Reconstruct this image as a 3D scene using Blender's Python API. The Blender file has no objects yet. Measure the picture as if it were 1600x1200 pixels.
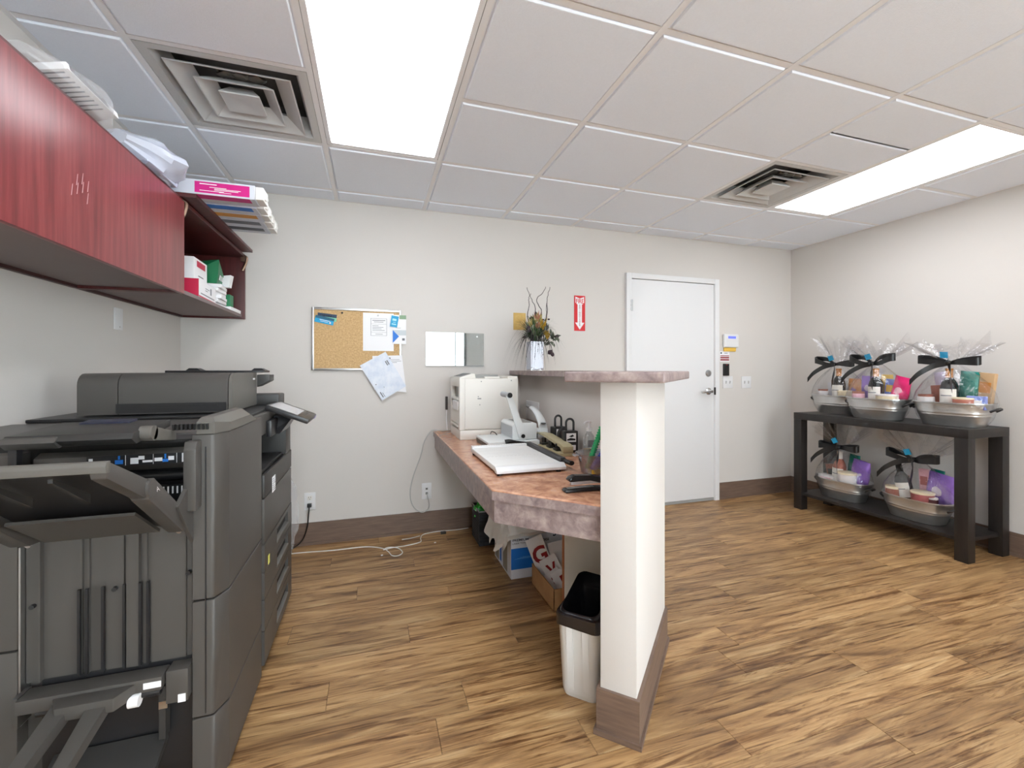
import bpy, bmesh, math, random
from mathutils import Vector, Matrix
random.seed(7)
S = bpy.context.scene
COL = S.collection
PI = math.pi

# ------------------------------------------------------------------ camera, world, exposure
ROOM_X0, ROOM_X1, ROOM_Y0, ROOM_Y1, CEIL = -1.18, 4.009, -3.2, 3.334, 2.419
YAW = math.radians(17.70)
cd = bpy.data.cameras.new('camera'); cam = bpy.data.objects.new('camera', cd); COL.objects.link(cam)
cam.location = (0, 0, 1.219); cam.rotation_euler = (PI / 2, 0, -YAW)
cd.sensor_width = 36; cd.lens = 36 * 682.5 / 1600; cd.shift_y = -22.4 / 1600; cd.clip_start = 0.02
S.camera = cam
W = bpy.data.worlds.new('daylight'); S.world = W; W.use_nodes = True
W.node_tree.nodes['Background'].inputs[0].default_value = (0.90, 0.95, 1.0, 1)
W.node_tree.nodes['Background'].inputs[1].default_value = 11.5
S.view_settings.view_transform = 'Standard'; S.view_settings.look = 'None'
S.view_settings.gamma = 1; S.view_settings.use_curve_mapping = False
S.view_settings.exposure = 0.46
LAMP = 7.0            # glow of the fluorescent lenses
S.cycles.max_bounces = 10; S.cycles.diffuse_bounces = 5; S.cycles.glossy_bounces = 4
S.cycles.transparent_max_bounces = 24; S.cycles.transmission_bounces = 6
S.cycles.caustics_reflective = False; S.cycles.caustics_refractive = False
S.cycles.sample_clamp_indirect = 6
S.cycles.use_denoising = True

# ------------------------------------------------------------------ helpers
def lin(c):
    out = []
    for v in c[:3]:
        v /= 255
        out.append(v / 12.92 if v <= .04045 else ((v + .055) / 1.055) ** 2.4)
    return (*out, 1)

MATS = {}
def mat(name, col, rough=.5, metal=0, spec=.5, bump=0, bscale=60, var=0, vscale=8, emit=0):
    if name in MATS: return MATS[name]
    m = bpy.data.materials.new(name); MATS[name] = m; m.use_nodes = True
    nt = m.node_tree; b = nt.nodes['Principled BSDF']
    b.inputs['Base Color'].default_value = lin(col); b.inputs['Roughness'].default_value = rough
    b.inputs['Metallic'].default_value = metal; b.inputs['Specular IOR Level'].default_value = spec
    if emit:
        b.inputs['Emission Color'].default_value = lin(col); b.inputs['Emission Strength'].default_value = emit
    tc = nt.nodes.new('ShaderNodeTexCoord')
    if var:
        n = nt.nodes.new('ShaderNodeTexNoise'); n.inputs['Scale'].default_value = vscale; n.inputs['Detail'].default_value = 4
        nt.links.new(tc.outputs['Object'], n.inputs['Vector'])
        h = nt.nodes.new('ShaderNodeHueSaturation'); h.inputs['Color'].default_value = lin(col)
        mr = nt.nodes.new('ShaderNodeMapRange'); mr.inputs[3].default_value = 1 - var; mr.inputs[4].default_value = 1 + var
        nt.links.new(n.outputs['Fac'], mr.inputs[0]); nt.links.new(mr.outputs[0], h.inputs['Value'])
        nt.links.new(h.outputs[0], b.inputs['Base Color'])
    if bump:
        n = nt.nodes.new('ShaderNodeTexNoise'); n.inputs['Scale'].default_value = bscale; n.inputs['Detail'].default_value = 3
        nt.links.new(tc.outputs['Object'], n.inputs['Vector'])
        bp = nt.nodes.new('ShaderNodeBump'); bp.inputs['Strength'].default_value = bump; bp.inputs['Distance'].default_value = .003
        nt.links.new(n.outputs['Fac'], bp.inputs['Height']); nt.links.new(bp.outputs[0], b.inputs['Normal'])
    return m

def ramp_mat(name, stops, scale, rough=.4, stretch=(1, 1, 1), detail=6, dist=0, rnd=False, bump=0, second=None, spec=.5):
    """noise through a colour ramp; rnd shifts and tones the pattern per object"""
    m = bpy.data.materials.new(name); MATS[name] = m; m.use_nodes = True
    nt = m.node_tree; N = nt.nodes; L = nt.links; b = N['Principled BSDF']; b.inputs['Roughness'].default_value = rough
    b.inputs['Specular IOR Level'].default_value = spec
    tc = N.new('ShaderNodeTexCoord'); mp = N.new('ShaderNodeMapping'); mp.inputs['Scale'].default_value = stretch
    src = tc.outputs['Object']
    if rnd:
        oi = N.new('ShaderNodeObjectInfo'); ml = N.new('ShaderNodeVectorMath'); ml.operation = 'SCALE'
        cx = N.new('ShaderNodeCombineXYZ')
        for i in range(3): L.new(oi.outputs['Random'], cx.inputs[i])
        L.new(cx.outputs[0], ml.inputs[0]); ml.inputs['Scale'].default_value = 60
        ad = N.new('ShaderNodeVectorMath'); L.new(tc.outputs['Object'], ad.inputs[0]); L.new(ml.outputs[0], ad.inputs[1])
        src = ad.outputs[0]
    L.new(src, mp.inputs['Vector'])
    n = N.new('ShaderNodeTexNoise'); n.inputs['Scale'].default_value = scale; n.inputs['Detail'].default_value = detail
    n.inputs['Distortion'].default_value = dist; n.inputs['Roughness'].default_value = .62
    L.new(mp.outputs[0], n.inputs['Vector'])
    fac = n.outputs['Fac']
    if second:
        mp2 = N.new('ShaderNodeMapping'); mp2.inputs['Scale'].default_value = second[0]; L.new(src, mp2.inputs['Vector'])
        n2 = N.new('ShaderNodeTexNoise'); n2.inputs['Scale'].default_value = second[1]; n2.inputs['Detail'].default_value = 5
        n2.inputs['Distortion'].default_value = .6
        L.new(mp2.outputs[0], n2.inputs['Vector'])
        mx = N.new('ShaderNodeMix'); mx.inputs[0].default_value = second[2]
        L.new(fac, mx.inputs[2]); L.new(n2.outputs['Fac'], mx.inputs[3]); fac = mx.outputs[0]
    r = N.new('ShaderNodeValToRGB'); L.new(fac, r.inputs[0])
    while len(r.color_ramp.elements) > 1: r.color_ramp.elements.remove(r.color_ramp.elements[0])
    r.color_ramp.elements[0].position = stops[0][0]; r.color_ramp.elements[0].color = lin(stops[0][1])
    for p, c in stops[1:]:
        e = r.color_ramp.elements.new(p); e.color = lin(c)
    out = r.outputs[0]
    if rnd:
        h = N.new('ShaderNodeHueSaturation'); mr = N.new('ShaderNodeMapRange')
        mr.inputs[3].default_value = .84; mr.inputs[4].default_value = 1.14
        L.new(oi.outputs['Random'], mr.inputs[0]); L.new(mr.outputs[0], h.inputs['Value']); L.new(out, h.inputs['Color']); out = h.outputs[0]
    L.new(out, b.inputs['Base Color'])
    if bump:
        bp = N.new('ShaderNodeBump'); bp.inputs['Strength'].default_value = bump; bp.inputs['Distance'].default_value = .002
        L.new(fac, bp.inputs['Height']); L.new(bp.outputs[0], b.inputs['Normal'])
    return m

def clear_mat(name, tint=(255, 255, 255), base=.06, edge=.6, rough=.03, bump=0, bscale=30):
    """clear film or glass: see-through with a sharp reflection that grows at grazing angles"""
    m = bpy.data.materials.new(name); MATS[name] = m; m.use_nodes = True
    nt = m.node_tree; N = nt.nodes; L = nt.links; N.remove(N['Principled BSDF'])
    t = N.new('ShaderNodeBsdfTransparent'); t.inputs[0].default_value = lin(tint)
    g = N.new('ShaderNodeBsdfGlossy'); g.inputs['Roughness'].default_value = rough
    lw = N.new('ShaderNodeLayerWeight'); lw.inputs['Blend'].default_value = .35
    mr = N.new('ShaderNodeMapRange'); mr.inputs[3].default_value = base; mr.inputs[4].default_value = edge
    L.new(lw.outputs['Facing'], mr.inputs[0])
    mx = N.new('ShaderNodeMixShader'); L.new(mr.outputs[0], mx.inputs[0]); L.new(t.outputs[0], mx.inputs[1]); L.new(g.outputs[0], mx.inputs[2])
    if bump:
        tc = N.new('ShaderNodeTexCoord'); n = N.new('ShaderNodeTexNoise'); n.inputs['Scale'].default_value = bscale
        L.new(tc.outputs['Object'], n.inputs['Vector'])
        bp = N.new('ShaderNodeBump'); bp.inputs['Strength'].default_value = bump; bp.inputs['Distance'].default_value = .01
        L.new(n.outputs['Fac'], bp.inputs['Height']); L.new(bp.outputs[0], g.inputs['Normal'])
    L.new(mx.outputs[0], N['Material Output'].inputs['Surface'])
    return m

class MB:
    """collects shapes and links them as one mesh object"""
    def __init__(s): s.bm = bmesh.new()
    def _mi(s, faces, mi):
        for f in faces: f.material_index = mi
    def box(s, x0, x1, y0, y1, z0, z1, mi=0, bev=0, M=None, seg=2):
        v = [s.bm.verts.new((x, y, z)) for z in (z0, z1) for y in (y0, y1) for x in (x0, x1)]
        F = [s.bm.faces.new([v[i] for i in q]) for q in ((0, 2, 3, 1), (4, 5, 7, 6), (0, 1, 5, 4), (2, 6, 7, 3), (0, 4, 6, 2), (1, 3, 7, 5))]
        return s._fin(F, v, mi, bev, M, seg)
    def _fin(s, F, v, mi, bev, M, seg=2):
        s._mi(F, mi)
        if bev:
            es = list({e for f in F for e in f.edges})
            r = bmesh.ops.bevel(s.bm, geom=es, offset=bev, segments=seg, affect='EDGES', profile=.6, clamp_overlap=True)
            for f in r['faces']: f.material_index = mi
            v = list({w for f in r['faces'] for w in f.verts} | {w for w in v if w.is_valid})
        if M is not None: bmesh.ops.transform(s.bm, matrix=M, verts=[w for w in v if w.is_valid])
        return s
    def prism(s, poly, a0, a1, axis='z', mi=0, bev=0, M=None, seg=2):
        """polygon pulled along an axis; poly in the other two axes (xy, yz for x, xz for y)"""
        def P(p, a):
            return {'z': (p[0], p[1], a), 'x': (a, p[0], p[1]), 'y': (p[0], a, p[1])}[axis]
        A = [s.bm.verts.new(P(p, a0)) for p in poly]; B = [s.bm.verts.new(P(p, a1)) for p in poly]
        n = len(poly)
        F = [s.bm.faces.new(A[::-1]), s.bm.faces.new(B)] + [s.bm.faces.new((A[i], A[(i + 1) % n], B[(i + 1) % n], B[i])) for i in range(n)]
        return s._fin(F, A + B, mi, bev, M, seg)
    def lathe(s, prof, n=20, mi=0, M=None, sx=1, sy=1, a0=0, a1=2 * PI, c=(0, 0)):
        full = abs(a1 - a0 - 2 * PI) < 1e-6
        k = n if full else n + 1
        R = [[s.bm.verts.new((c[0] + r * sx * math.cos(a0 + (a1 - a0) * i / n), c[1] + r * sy * math.sin(a0 + (a1 - a0) * i / n), z)) for i in range(k)] for r, z in prof]
        F = []
        for a, b in zip(R, R[1:]):
            for i in range(n): F.append(s.bm.faces.new((a[i], a[(i + 1) % k], b[(i + 1) % k], b[i])))
        if full:
            if prof[0][0] > 1e-4: F.append(s.bm.faces.new(R[0][::-1]))
            if prof[-1][0] > 1e-4: F.append(s.bm.faces.new(R[-1]))
        return s._fin(F, [v for r in R for v in r], mi, 0, M)
    def rings(s, R, mi=0, cap0=True, cap1=True, M=None, close=True):
        V = [[s.bm.verts.new(p) for p in r] for r in R]; n = len(R[0]); F = []
        for a, b in zip(V, V[1:]):
            for i in range(n if close else n - 1): F.append(s.bm.faces.new((a[i], a[(i + 1) % n], b[(i + 1) % n], b[i])))
        if cap0: F.append(s.bm.faces.new(V[0][::-1]))
        if cap1: F.append(s.bm.faces.new(V[-1]))
        return s._fin(F, [v for r in V for v in r], mi, 0, M)
    def tube(s, pts, r, n=6, mi=0, M=None, r1=None, flat=1):
        pts = [Vector(p) for p in pts]; R = []; up = Vector((0, 0, 1))
        for i, p in enumerate(pts):
            d = (pts[min(i + 1, len(pts) - 1)] - pts[max(i - 1, 0)]).normalized()
            if abs(d.dot(up)) > .95: up = Vector((1, 0, 0)) if abs(d.x) < .9 else Vector((0, 1, 0))
            a = d.cross(up).normalized(); b = a.cross(d).normalized(); up = b
            rr = r if r1 is None else r + (r1 - r) * i / (len(pts) - 1)
            R.append([p + a * rr * math.cos(2 * PI * k / n) + b * rr * flat * math.sin(2 * PI * k / n) for k in range(n)])
        return s.rings(R, mi, M=M)
    def cyl(s, p0, p1, r, n=14, mi=0, r1=None, M=None): return s.tube([p0, p1], r, n, mi, M, r1)
    def quad(s, pts, mi=0, M=None):
        v = [s.bm.verts.new(p) for p in pts]; f = s.bm.faces.new(v)
        return s._fin([f], v, mi, 0, M)
    def decal(s, q, rects, off=.0006, mi=0):
        """rectangles (u0,v0,u1,v1) laid on quad q = lower left, lower right, upper right, upper left"""
        a, b, c, d = [Vector(p) for p in q]; n = (b - a).cross(d - a).normalized() * off
        B = lambda u, v: a * (1 - u) * (1 - v) + b * u * (1 - v) + c * u * v + d * (1 - u) * v + n
        for r in rects:
            m_ = r[4] if len(r) > 4 else mi
            s.quad([B(r[0], r[1]), B(r[2], r[1]), B(r[2], r[3]), B(r[0], r[3])], m_)
        return s
    def sheet(s, q, th=.0008, mi=0):
        a, b, c, d = [Vector(p) for p in q]; n = (b - a).cross(d - a).normalized() * th
        return s.rings([[a, b, c, d], [p + n for p in (a, b, c, d)]], mi)
    def blob(s, c, r, sub=2, mi=0, amp=0, freq=3, seed=0, M=None):
        res = bmesh.ops.create_icosphere(s.bm, subdivisions=sub, radius=1)
        from mathutils import noise
        for v in res['verts']:
            k = 1 + amp * noise.noise(v.co * freq + Vector((seed * 7.3, seed * 3.1, 0)))
            v.co = Vector((c[0] + v.co.x * r[0] * k, c[1] + v.co.y * r[1] * k, c[2] + v.co.z * r[2] * k))
        fs = {f for v in res['verts'] for f in v.link_faces}
        return s._fin(list(fs), res['verts'], mi, 0, M)
    def build(s, name, mats, parent=None, world=False, smooth=38, loc=None, M=None):
        if M is not None: bmesh.ops.transform(s.bm, matrix=M, verts=s.bm.verts)
        o_loc = Vector((0, 0, 0))
        if parent is None:
            if loc is not None: o_loc = Vector(loc)
            elif s.bm.verts:
                xs = [v.co for v in s.bm.verts]
                o_loc = Vector(((min(p.x for p in xs) + max(p.x for p in xs)) / 2, (min(p.y for p in xs) + max(p.y for p in xs)) / 2, min(p.z for p in xs)))
            if world: bmesh.ops.translate(s.bm, vec=-o_loc, verts=s.bm.verts)
        elif world:
            r = parent
            while r.parent: r = r.parent
            bmesh.ops.translate(s.bm, vec=-r.location, verts=s.bm.verts)
        bmesh.ops.recalc_face_normals(s.bm, faces=s.bm.faces)
        if smooth:
            for f in s.bm.faces: f.smooth = True
            for e in s.bm.edges:
                e.smooth = not (len(e.link_faces) == 2 and e.calc_face_angle(0) > math.radians(smooth))
        me = bpy.data.meshes.new(name); s.bm.to_mesh(me); s.bm.free()
        for m_ in (mats if isinstance(mats, (list, tuple)) else [mats]): me.materials.append(m_)
        o = bpy.data.objects.new(name, me); COL.objects.link(o)
        if parent: o.parent = parent
        elif world: o.location = o_loc
        elif loc is not None: o.location = loc
        return o

def tag(o, label, cat, group=None):
    o['label'] = label; o['category'] = cat
    if group: o['group'] = group
    return o
def thing(name, label, cat, loc=(0, 0, 0), rz=0, group=None, rot=None):
    o = bpy.data.objects.new(name, None); COL.objects.link(o); o.empty_display_size = .05
    o.location = loc; o.rotation_euler = rot if rot else (0, 0, rz)
    return tag(o, label, cat, group)
def struct(o): o['kind'] = 'structure'; return o
def stuff(o): o['kind'] = 'stuff'; return o
def lettering(name, body, p, right, up, h, m, parent, world=True, width=None, off=.0008, bold=.0, space=1):
    cu = bpy.data.curves.new(name, 'FONT'); cu.body = body; cu.size = 1; cu.align_x = 'CENTER'; cu.align_y = 'CENTER'
    cu.offset = bold; cu.space_line = space; cu.resolution_u = 3
    t = bpy.data.objects.new(name, cu); COL.objects.link(t); bpy.context.view_layer.update()
    me = bpy.data.meshes.new_from_object(t.evaluated_get(bpy.context.evaluated_depsgraph_get()))
    bpy.data.objects.remove(t); bpy.data.curves.remove(cu)
    xs = [v.co.x for v in me.vertices]; ys = [v.co.y for v in me.vertices]
    cx, cy = (min(xs) + max(xs)) / 2, (min(ys) + max(ys)) / 2
    sy = h / (max(ys) - min(ys)); sx = width / (max(xs) - min(xs)) if width else sy
    right = Vector(right).normalized(); up = Vector(up).normalized(); n = right.cross(up)
    r = parent
    while r.parent: r = r.parent
    p = Vector(p) - (r.location if world else Vector((0, 0, 0)))
    for v in me.vertices: v.co = p + right * (v.co.x - cx) * sx + up * (v.co.y - cy) * sy + n * off
    me.materials.clear(); me.materials.append(m)
    o = bpy.data.objects.new(name, me); COL.objects.link(o); o.parent = parent
    return o
def arc(c, r, a0, a1, n, plane='xz', y=0):
    out = []
    for i in range(n + 1):
        a = a0 + (a1 - a0) * i / n; u, v = c[0] + r * math.cos(a), c[1] + r * math.sin(a)
        out.append({'xz': (u, y, v), 'yz': (y, u, v), 'xy': (u, v, y)}[plane])
    return out
def spline(pts, k=5):
    P = [Vector(p) for p in pts]; P = [2 * P[0] - P[1]] + P + [2 * P[-1] - P[-2]]; out = []
    for i in range(1, len(P) - 2):
        for j in range(k):
            t = j / k
            out.append(.5 * ((2 * P[i]) + (P[i + 1] - P[i - 1]) * t + (2 * P[i - 1] - 5 * P[i] + 4 * P[i + 1] - P[i + 2]) * t * t + (3 * P[i] - P[i - 1] - 3 * P[i + 1] + P[i + 2]) * t ** 3))
    out.append(P[-2]); return out
def offset_path(pts, d):
    """points moved to the right of the walking direction by d, mitred"""
    P = [Vector(p) for p in pts]; out = []
    for i, p in enumerate(P):
        ns = []
        for a, b in ((i - 1, i), (i, i + 1)):
            if a >= 0 and b < len(P):
                t = (P[b] - P[a]).normalized(); ns.append(Vector((t.y, -t.x)))
        if len(ns) == 1: out.append(p + ns[0] * d)
        else:
            m_ = (ns[0] + ns[1]).normalized(); out.append(p + m_ * d / max(.3, m_.dot(ns[0])))
    return out
def band(pts, d, z0, z1, mi=0, mb=None):
    mb = mb or MB(); Q = offset_path(pts, d)
    for i in range(len(pts) - 1):
        mb.prism([pts[i], pts[i + 1], tuple(Q[i + 1]), tuple(Q[i])], z0, z1, mi=mi)
    return mb

# ------------------------------------------------------------------ materials
M_wall = mat('wall_paint', (211, 206, 201), .75, spec=.2, bump=.08, bscale=180)
M_ctile = mat('ceiling_tile_board', (236, 241, 250), .9, spec=.1, bump=.35, bscale=220, var=.03, vscale=120)
M_tee = mat('white_enamel_steel', (238, 238, 240), .45)
M_lens = mat('lit_lens', (246, 250, 255), .5, emit=LAMP)
M_ventw = mat('vent_enamel', (200, 200, 199), .5)
M_dark = mat('dark_cavity', (26, 26, 27), .8)
M_duct = mat('grey_duct', (96, 96, 96), .8)
M_white = mat('white_gloss_paint', (224, 224, 225), .4)
M_base = ramp_mat('baseboard_vinyl', [(.3, (96, 78, 68)), (.7, (124, 102, 88))], 6, .45, (1, 1, 14), 4)
def wood_floor():
    m = bpy.data.materials.new('vinyl_wood_plank'); m.use_nodes = True; nt = m.node_tree; N = nt.nodes; L = nt.links; b = N['Principled BSDF']
    b.inputs['Roughness'].default_value = .40; b.inputs['Specular IOR Level'].default_value = .4
    tc = N.new('ShaderNodeTexCoord'); oi = N.new('ShaderNodeObjectInfo'); cx = N.new('ShaderNodeCombineXYZ'); sc = N.new('ShaderNodeVectorMath'); sc.operation = 'SCALE'; sc.inputs['Scale'].default_value = 70
    for i in range(3): L.new(oi.outputs['Random'], cx.inputs[i])
    L.new(cx.outputs[0], sc.inputs[0]); ad = N.new('ShaderNodeVectorMath'); L.new(tc.outputs['Object'], ad.inputs[0]); L.new(sc.outputs[0], ad.inputs[1])
    def layer(stretch, scale, detail, dist, rough=.6):
        mp = N.new('ShaderNodeMapping'); mp.inputs['Scale'].default_value = stretch; L.new(ad.outputs[0], mp.inputs['Vector'])
        n = N.new('ShaderNodeTexNoise'); n.inputs['Scale'].default_value = scale; n.inputs['Detail'].default_value = detail; n.inputs['Distortion'].default_value = dist; n.inputs['Roughness'].default_value = rough
        L.new(mp.outputs[0], n.inputs['Vector']); return n.outputs['Fac']
    def ramp(f, stops):
        r = N.new('ShaderNodeValToRGB'); L.new(f, r.inputs[0])
        while len(r.color_ramp.elements) > 1: r.color_ramp.elements.remove(r.color_ramp.elements[0])
        r.color_ramp.elements[0].position, r.color_ramp.elements[0].color = stops[0][0], stops[0][1]
        for p, c in stops[1:]: r.color_ramp.elements.new(p).color = c
        return r.outputs[0]
    def mul(a_, b_):
        x = N.new('ShaderNodeMix'); x.data_type = 'RGBA'; x.blend_type = 'MULTIPLY'; x.inputs[0].default_value = 1; L.new(a_, x.inputs[6]); L.new(b_, x.inputs[7]); return x.outputs[2]
    g = lambda v: (v, v, v, 1)
    base = ramp(layer((1, 6.5, 1), 2.0, 6, 1.2), [(.30, lin((122, 90, 60))), (.45, lin((164, 126, 84))), (.58, lin((186, 148, 102))), (.72, lin((208, 174, 128)))])
    fine = ramp(layer((1.6, 60, 1), 3.0, 6, .3), [(.3, g(.72)), (.5, g(.95)), (.7, g(1.10))])
    streak = ramp(layer((.9, 15, 1), 2.1, 7, 1.6, .68), [(.31, lin((120, 96, 78))), (.40, lin((186, 172, 158))), (.50, g(1.0))])
    out = mul(mul(base, fine), streak)
    h = N.new('ShaderNodeHueSaturation'); mr = N.new('ShaderNodeMapRange'); mr.inputs[3].default_value = .80; mr.inputs[4].default_value = 1.06
    L.new(oi.outputs['Random'], mr.inputs[0]); L.new(mr.outputs[0], h.inputs['Value']); L.new(out, h.inputs['Color']); L.new(h.outputs[0], b.inputs['Base Color'])
    bp = N.new('ShaderNodeBump'); bp.inputs['Strength'].default_value = .06; bp.inputs['Distance'].default_value = .002; L.new(fine, bp.inputs['Height']); L.new(bp.outputs[0], b.inputs['Normal'])
    return m
M_wood = wood_floor()
M_lam = ramp_mat('mauve_lit_laminate', [(.3, (118, 102, 104)), (.5, (150, 132, 130)), (.7, (180, 164, 158))], 26, .35, detail=7, dist=.4)  # cool daylight on the edges is put into this mauve
M_lamtop = ramp_mat('tan_lit_laminate', [(.3, (150, 102, 82)), (.48, (182, 132, 104)), (.62, (202, 154, 122)), (.75, (190, 158, 146))], 20, .22, detail=7, dist=.5)  # warm lamp light on the desk top is put into this tan
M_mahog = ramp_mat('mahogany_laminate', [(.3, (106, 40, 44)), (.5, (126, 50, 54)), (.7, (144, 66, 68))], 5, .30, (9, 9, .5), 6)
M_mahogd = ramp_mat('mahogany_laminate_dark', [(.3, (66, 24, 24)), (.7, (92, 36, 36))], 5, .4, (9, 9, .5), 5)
M_under = mat('grey_brown_board', (126, 112, 112), .6, var=.05)
M_cop = mat('copier_grey_plastic', (76, 73, 70), .42, bump=.05, bscale=500)
M_copl = mat('copier_light_and_lit_grey', (96, 93, 88), .45)  # paler parts, and the tray lip with its light put into the colour
M_copd = mat('copier_black_plastic', (34, 34, 36), .35)
M_copm = mat('copier_mid_plastic', (52, 51, 50), .45)
M_steel = mat('brushed_steel', (190, 190, 190), .3, 1)
M_chrome = mat('chrome', (215, 215, 215), .12, 1)
M_paper = mat('white_paper', (240, 240, 242), .8)
M_ink = mat('grey_ink', (120, 122, 128), .8)
M_black = mat('black_plastic', (22, 22, 23), .35)
M_beige = mat('warm_white_plastic', (226, 223, 216), .4)
M_beiged = mat('grey_plastic', (150, 150, 148), .45)
M_espresso = ramp_mat('espresso_veneer', [(.3, (24, 20, 19)), (.7, (40, 35, 33))], 4, .45, (8, 8, .8), 5)
M_glass = clear_mat('clear_glass', (246, 250, 250), .06, .5, .01)
M_film = clear_mat('cellophane', (253, 253, 254), .05, .42, .16, 1.0, 34)
M_acr = clear_mat('clear_acrylic', (246, 248, 248), .14, .6, .02)
M_card = ramp_mat('corrugated_card', [(.3, (176, 132, 88)), (.7, (196, 154, 108))], 10, .8)
M_blue = mat('print_blue', (28, 118, 214), .5)
M_cyan = mat('print_cyan', (24, 158, 206), .5)
M_mag = mat('print_magenta', (204, 22, 128), .5)
M_red = mat('sign_red', (206, 22, 30), .5)
M_dred = mat('dark_red_ink', (150, 24, 34), .6)
M_orange = mat('orange_foil', (214, 140, 62), .4)
M_green = mat('green_plastic', (26, 120, 76), .35)
M_teal = mat('teal_foil', (20, 120, 108), .3, .3)
M_ribbon = mat('black_satin_ribbon', (24, 24, 25), .3)
M_galv = mat('galvanised_tin', (206, 206, 204), .30, .85, var=.10, vscale=30)
M_bottle = mat('dark_bottle_glass', (22, 24, 24), .08)
M_yellow = mat('yellow_card', (232, 190, 84), .6)
# ------------------------------------------------------------------ room shell
slab = struct(MB().box(ROOM_X0 - .1, ROOM_X1 + .1, ROOM_Y0 - .1, ROOM_Y1 + .1, -.12, -.0035).build('floor', mat('subfloor', (70, 52, 36), .7), world=True))
PW, PL = .152, 1.22
plank_cache = {}
def plank(x0, x1, y0, y1):
    key = (round(x1 - x0, 3), round(y1 - y0, 3))
    if key not in plank_cache:
        hx, hy = (x1 - x0) / 2 - .0007, (y1 - y0) / 2 - .0007
        mb = MB(); b = .0012
        mb.rings([[(-hx, -hy, -.0035), (hx, -hy, -.0035), (hx, hy, -.0035), (-hx, hy, -.0035)], [(-hx, -hy, -b * .6), (hx, -hy, -b * .6), (hx, hy, -b * .6), (-hx, hy, -b * .6)],
                  [(-hx + b, -hy + b, 0), (hx - b, -hy + b, 0), (hx - b, hy - b, 0), (-hx + b, hy - b, 0)]], cap0=False)
        o = mb.build('plank', M_wood, slab, smooth=0); plank_cache[key] = o
    else:
        o = plank_cache[key].copy(); COL.objects.link(o)
    o.parent = slab
    o.location = Vector(((x0 + x1) / 2, (y0 + y1) / 2, 0)) - slab.location
row0 = 1.69 + PW * 10
y = ROOM_Y1; edges = []
k = 0
yy = row0
edges = [ROOM_Y1]
while yy > ROOM_Y0 + .05:
    if yy < ROOM_Y1 - .02: edges.append(yy)
    yy -= PW
edges.append(ROOM_Y0)
offs = [.0, .47, .93, .21, .70, 1.1, .36, .82, .12, .58, 1.02, .29]
for i in range(len(edges) - 1):
    x = ROOM_X0 - PL + (offs[i % 12] + .17 * (i // 12)) % PL
    while x < ROOM_X1:
        a, b = max(x, ROOM_X0), min(x + PL, ROOM_X1)
        if b - a > .03: plank(a, b, edges[i + 1], edges[i])
        x += PL

struct(MB().box(ROOM_X0 - .1, ROOM_X1 + .1, ROOM_Y1, ROOM_Y1 + .1, -.003, 2.7).build('wall_back', M_wall, world=True))
struct(MB().box(ROOM_X0 - .1, ROOM_X0, ROOM_Y0, ROOM_Y1, -.003, 2.7).build('wall_left', M_wall, world=True))
# rear wall behind the viewer, with the shop window the daylight comes through
WX0, WX1, WZ0, WZ1 = -.15, 2.05, .20, 2.25
M_bronze = mat('bronze_aluminium', (70, 66, 62), .4, .6)
rw = MB()
rw.box(ROOM_X0 - .1, WX0, ROOM_Y0 - .1, ROOM_Y0, -.003, 2.7).box(WX1, ROOM_X1 + .1, ROOM_Y0 - .1, ROOM_Y0, -.003, 2.7)
rw.box(WX0, WX1, ROOM_Y0 - .1, ROOM_Y0, -.003, WZ0).box(WX0, WX1, ROOM_Y0 - .1, ROOM_Y0, WZ1, 2.7)
struct(rw.build('wall_rear', M_wall, world=True))
win = struct(MB().box(WX0, WX1, ROOM_Y0 - .06, ROOM_Y0 - .054, WZ0, WZ1).build('window_1', M_glass, world=True))
wf = MB()
for x in (WX0, (WX0 + WX1) / 2 - .025, WX1 - .05): wf.box(x, x + .05, ROOM_Y0 - .09, ROOM_Y0 - .02, WZ0, WZ1, bev=.004)
for z in (WZ0, WZ1 - .05): wf.box(WX0, WX1, ROOM_Y0 - .09, ROOM_Y0 - .02, z, z + .05, bev=.004)
wf.build('window_frame', M_bronze, win, world=True)
# right wall, with a second shop window behind the viewer
VY0, VY1 = -2.9, -1.05
rw = MB()
rw.box(ROOM_X1, ROOM_X1 + .1, VY1, ROOM_Y1, -.003, 2.7).box(ROOM_X1, ROOM_X1 + .1, ROOM_Y0, VY0, -.003, 2.7)
rw.box(ROOM_X1, ROOM_X1 + .1, VY0, VY1, -.003, WZ0).box(ROOM_X1, ROOM_X1 + .1, VY0, VY1, WZ1, 2.7)
struct(rw.build('wall_right', M_wall, world=True))
win = struct(MB().box(ROOM_X1 + .054, ROOM_X1 + .06, VY0, VY1, WZ0, WZ1).build('window_2', M_glass, world=True))
wf = MB()
for y in (VY0, (VY0 + VY1) / 2 - .025, VY1 - .05): wf.box(ROOM_X1 + .02, ROOM_X1 + .09, y, y + .05, WZ0, WZ1, bev=.004)
for z in (WZ0, WZ1 - .05): wf.box(ROOM_X1 + .02, ROOM_X1 + .09, VY0, VY1, z, z + .05, bev=.004)
wf.build('window_frame', M_bronze, win, world=True)

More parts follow.
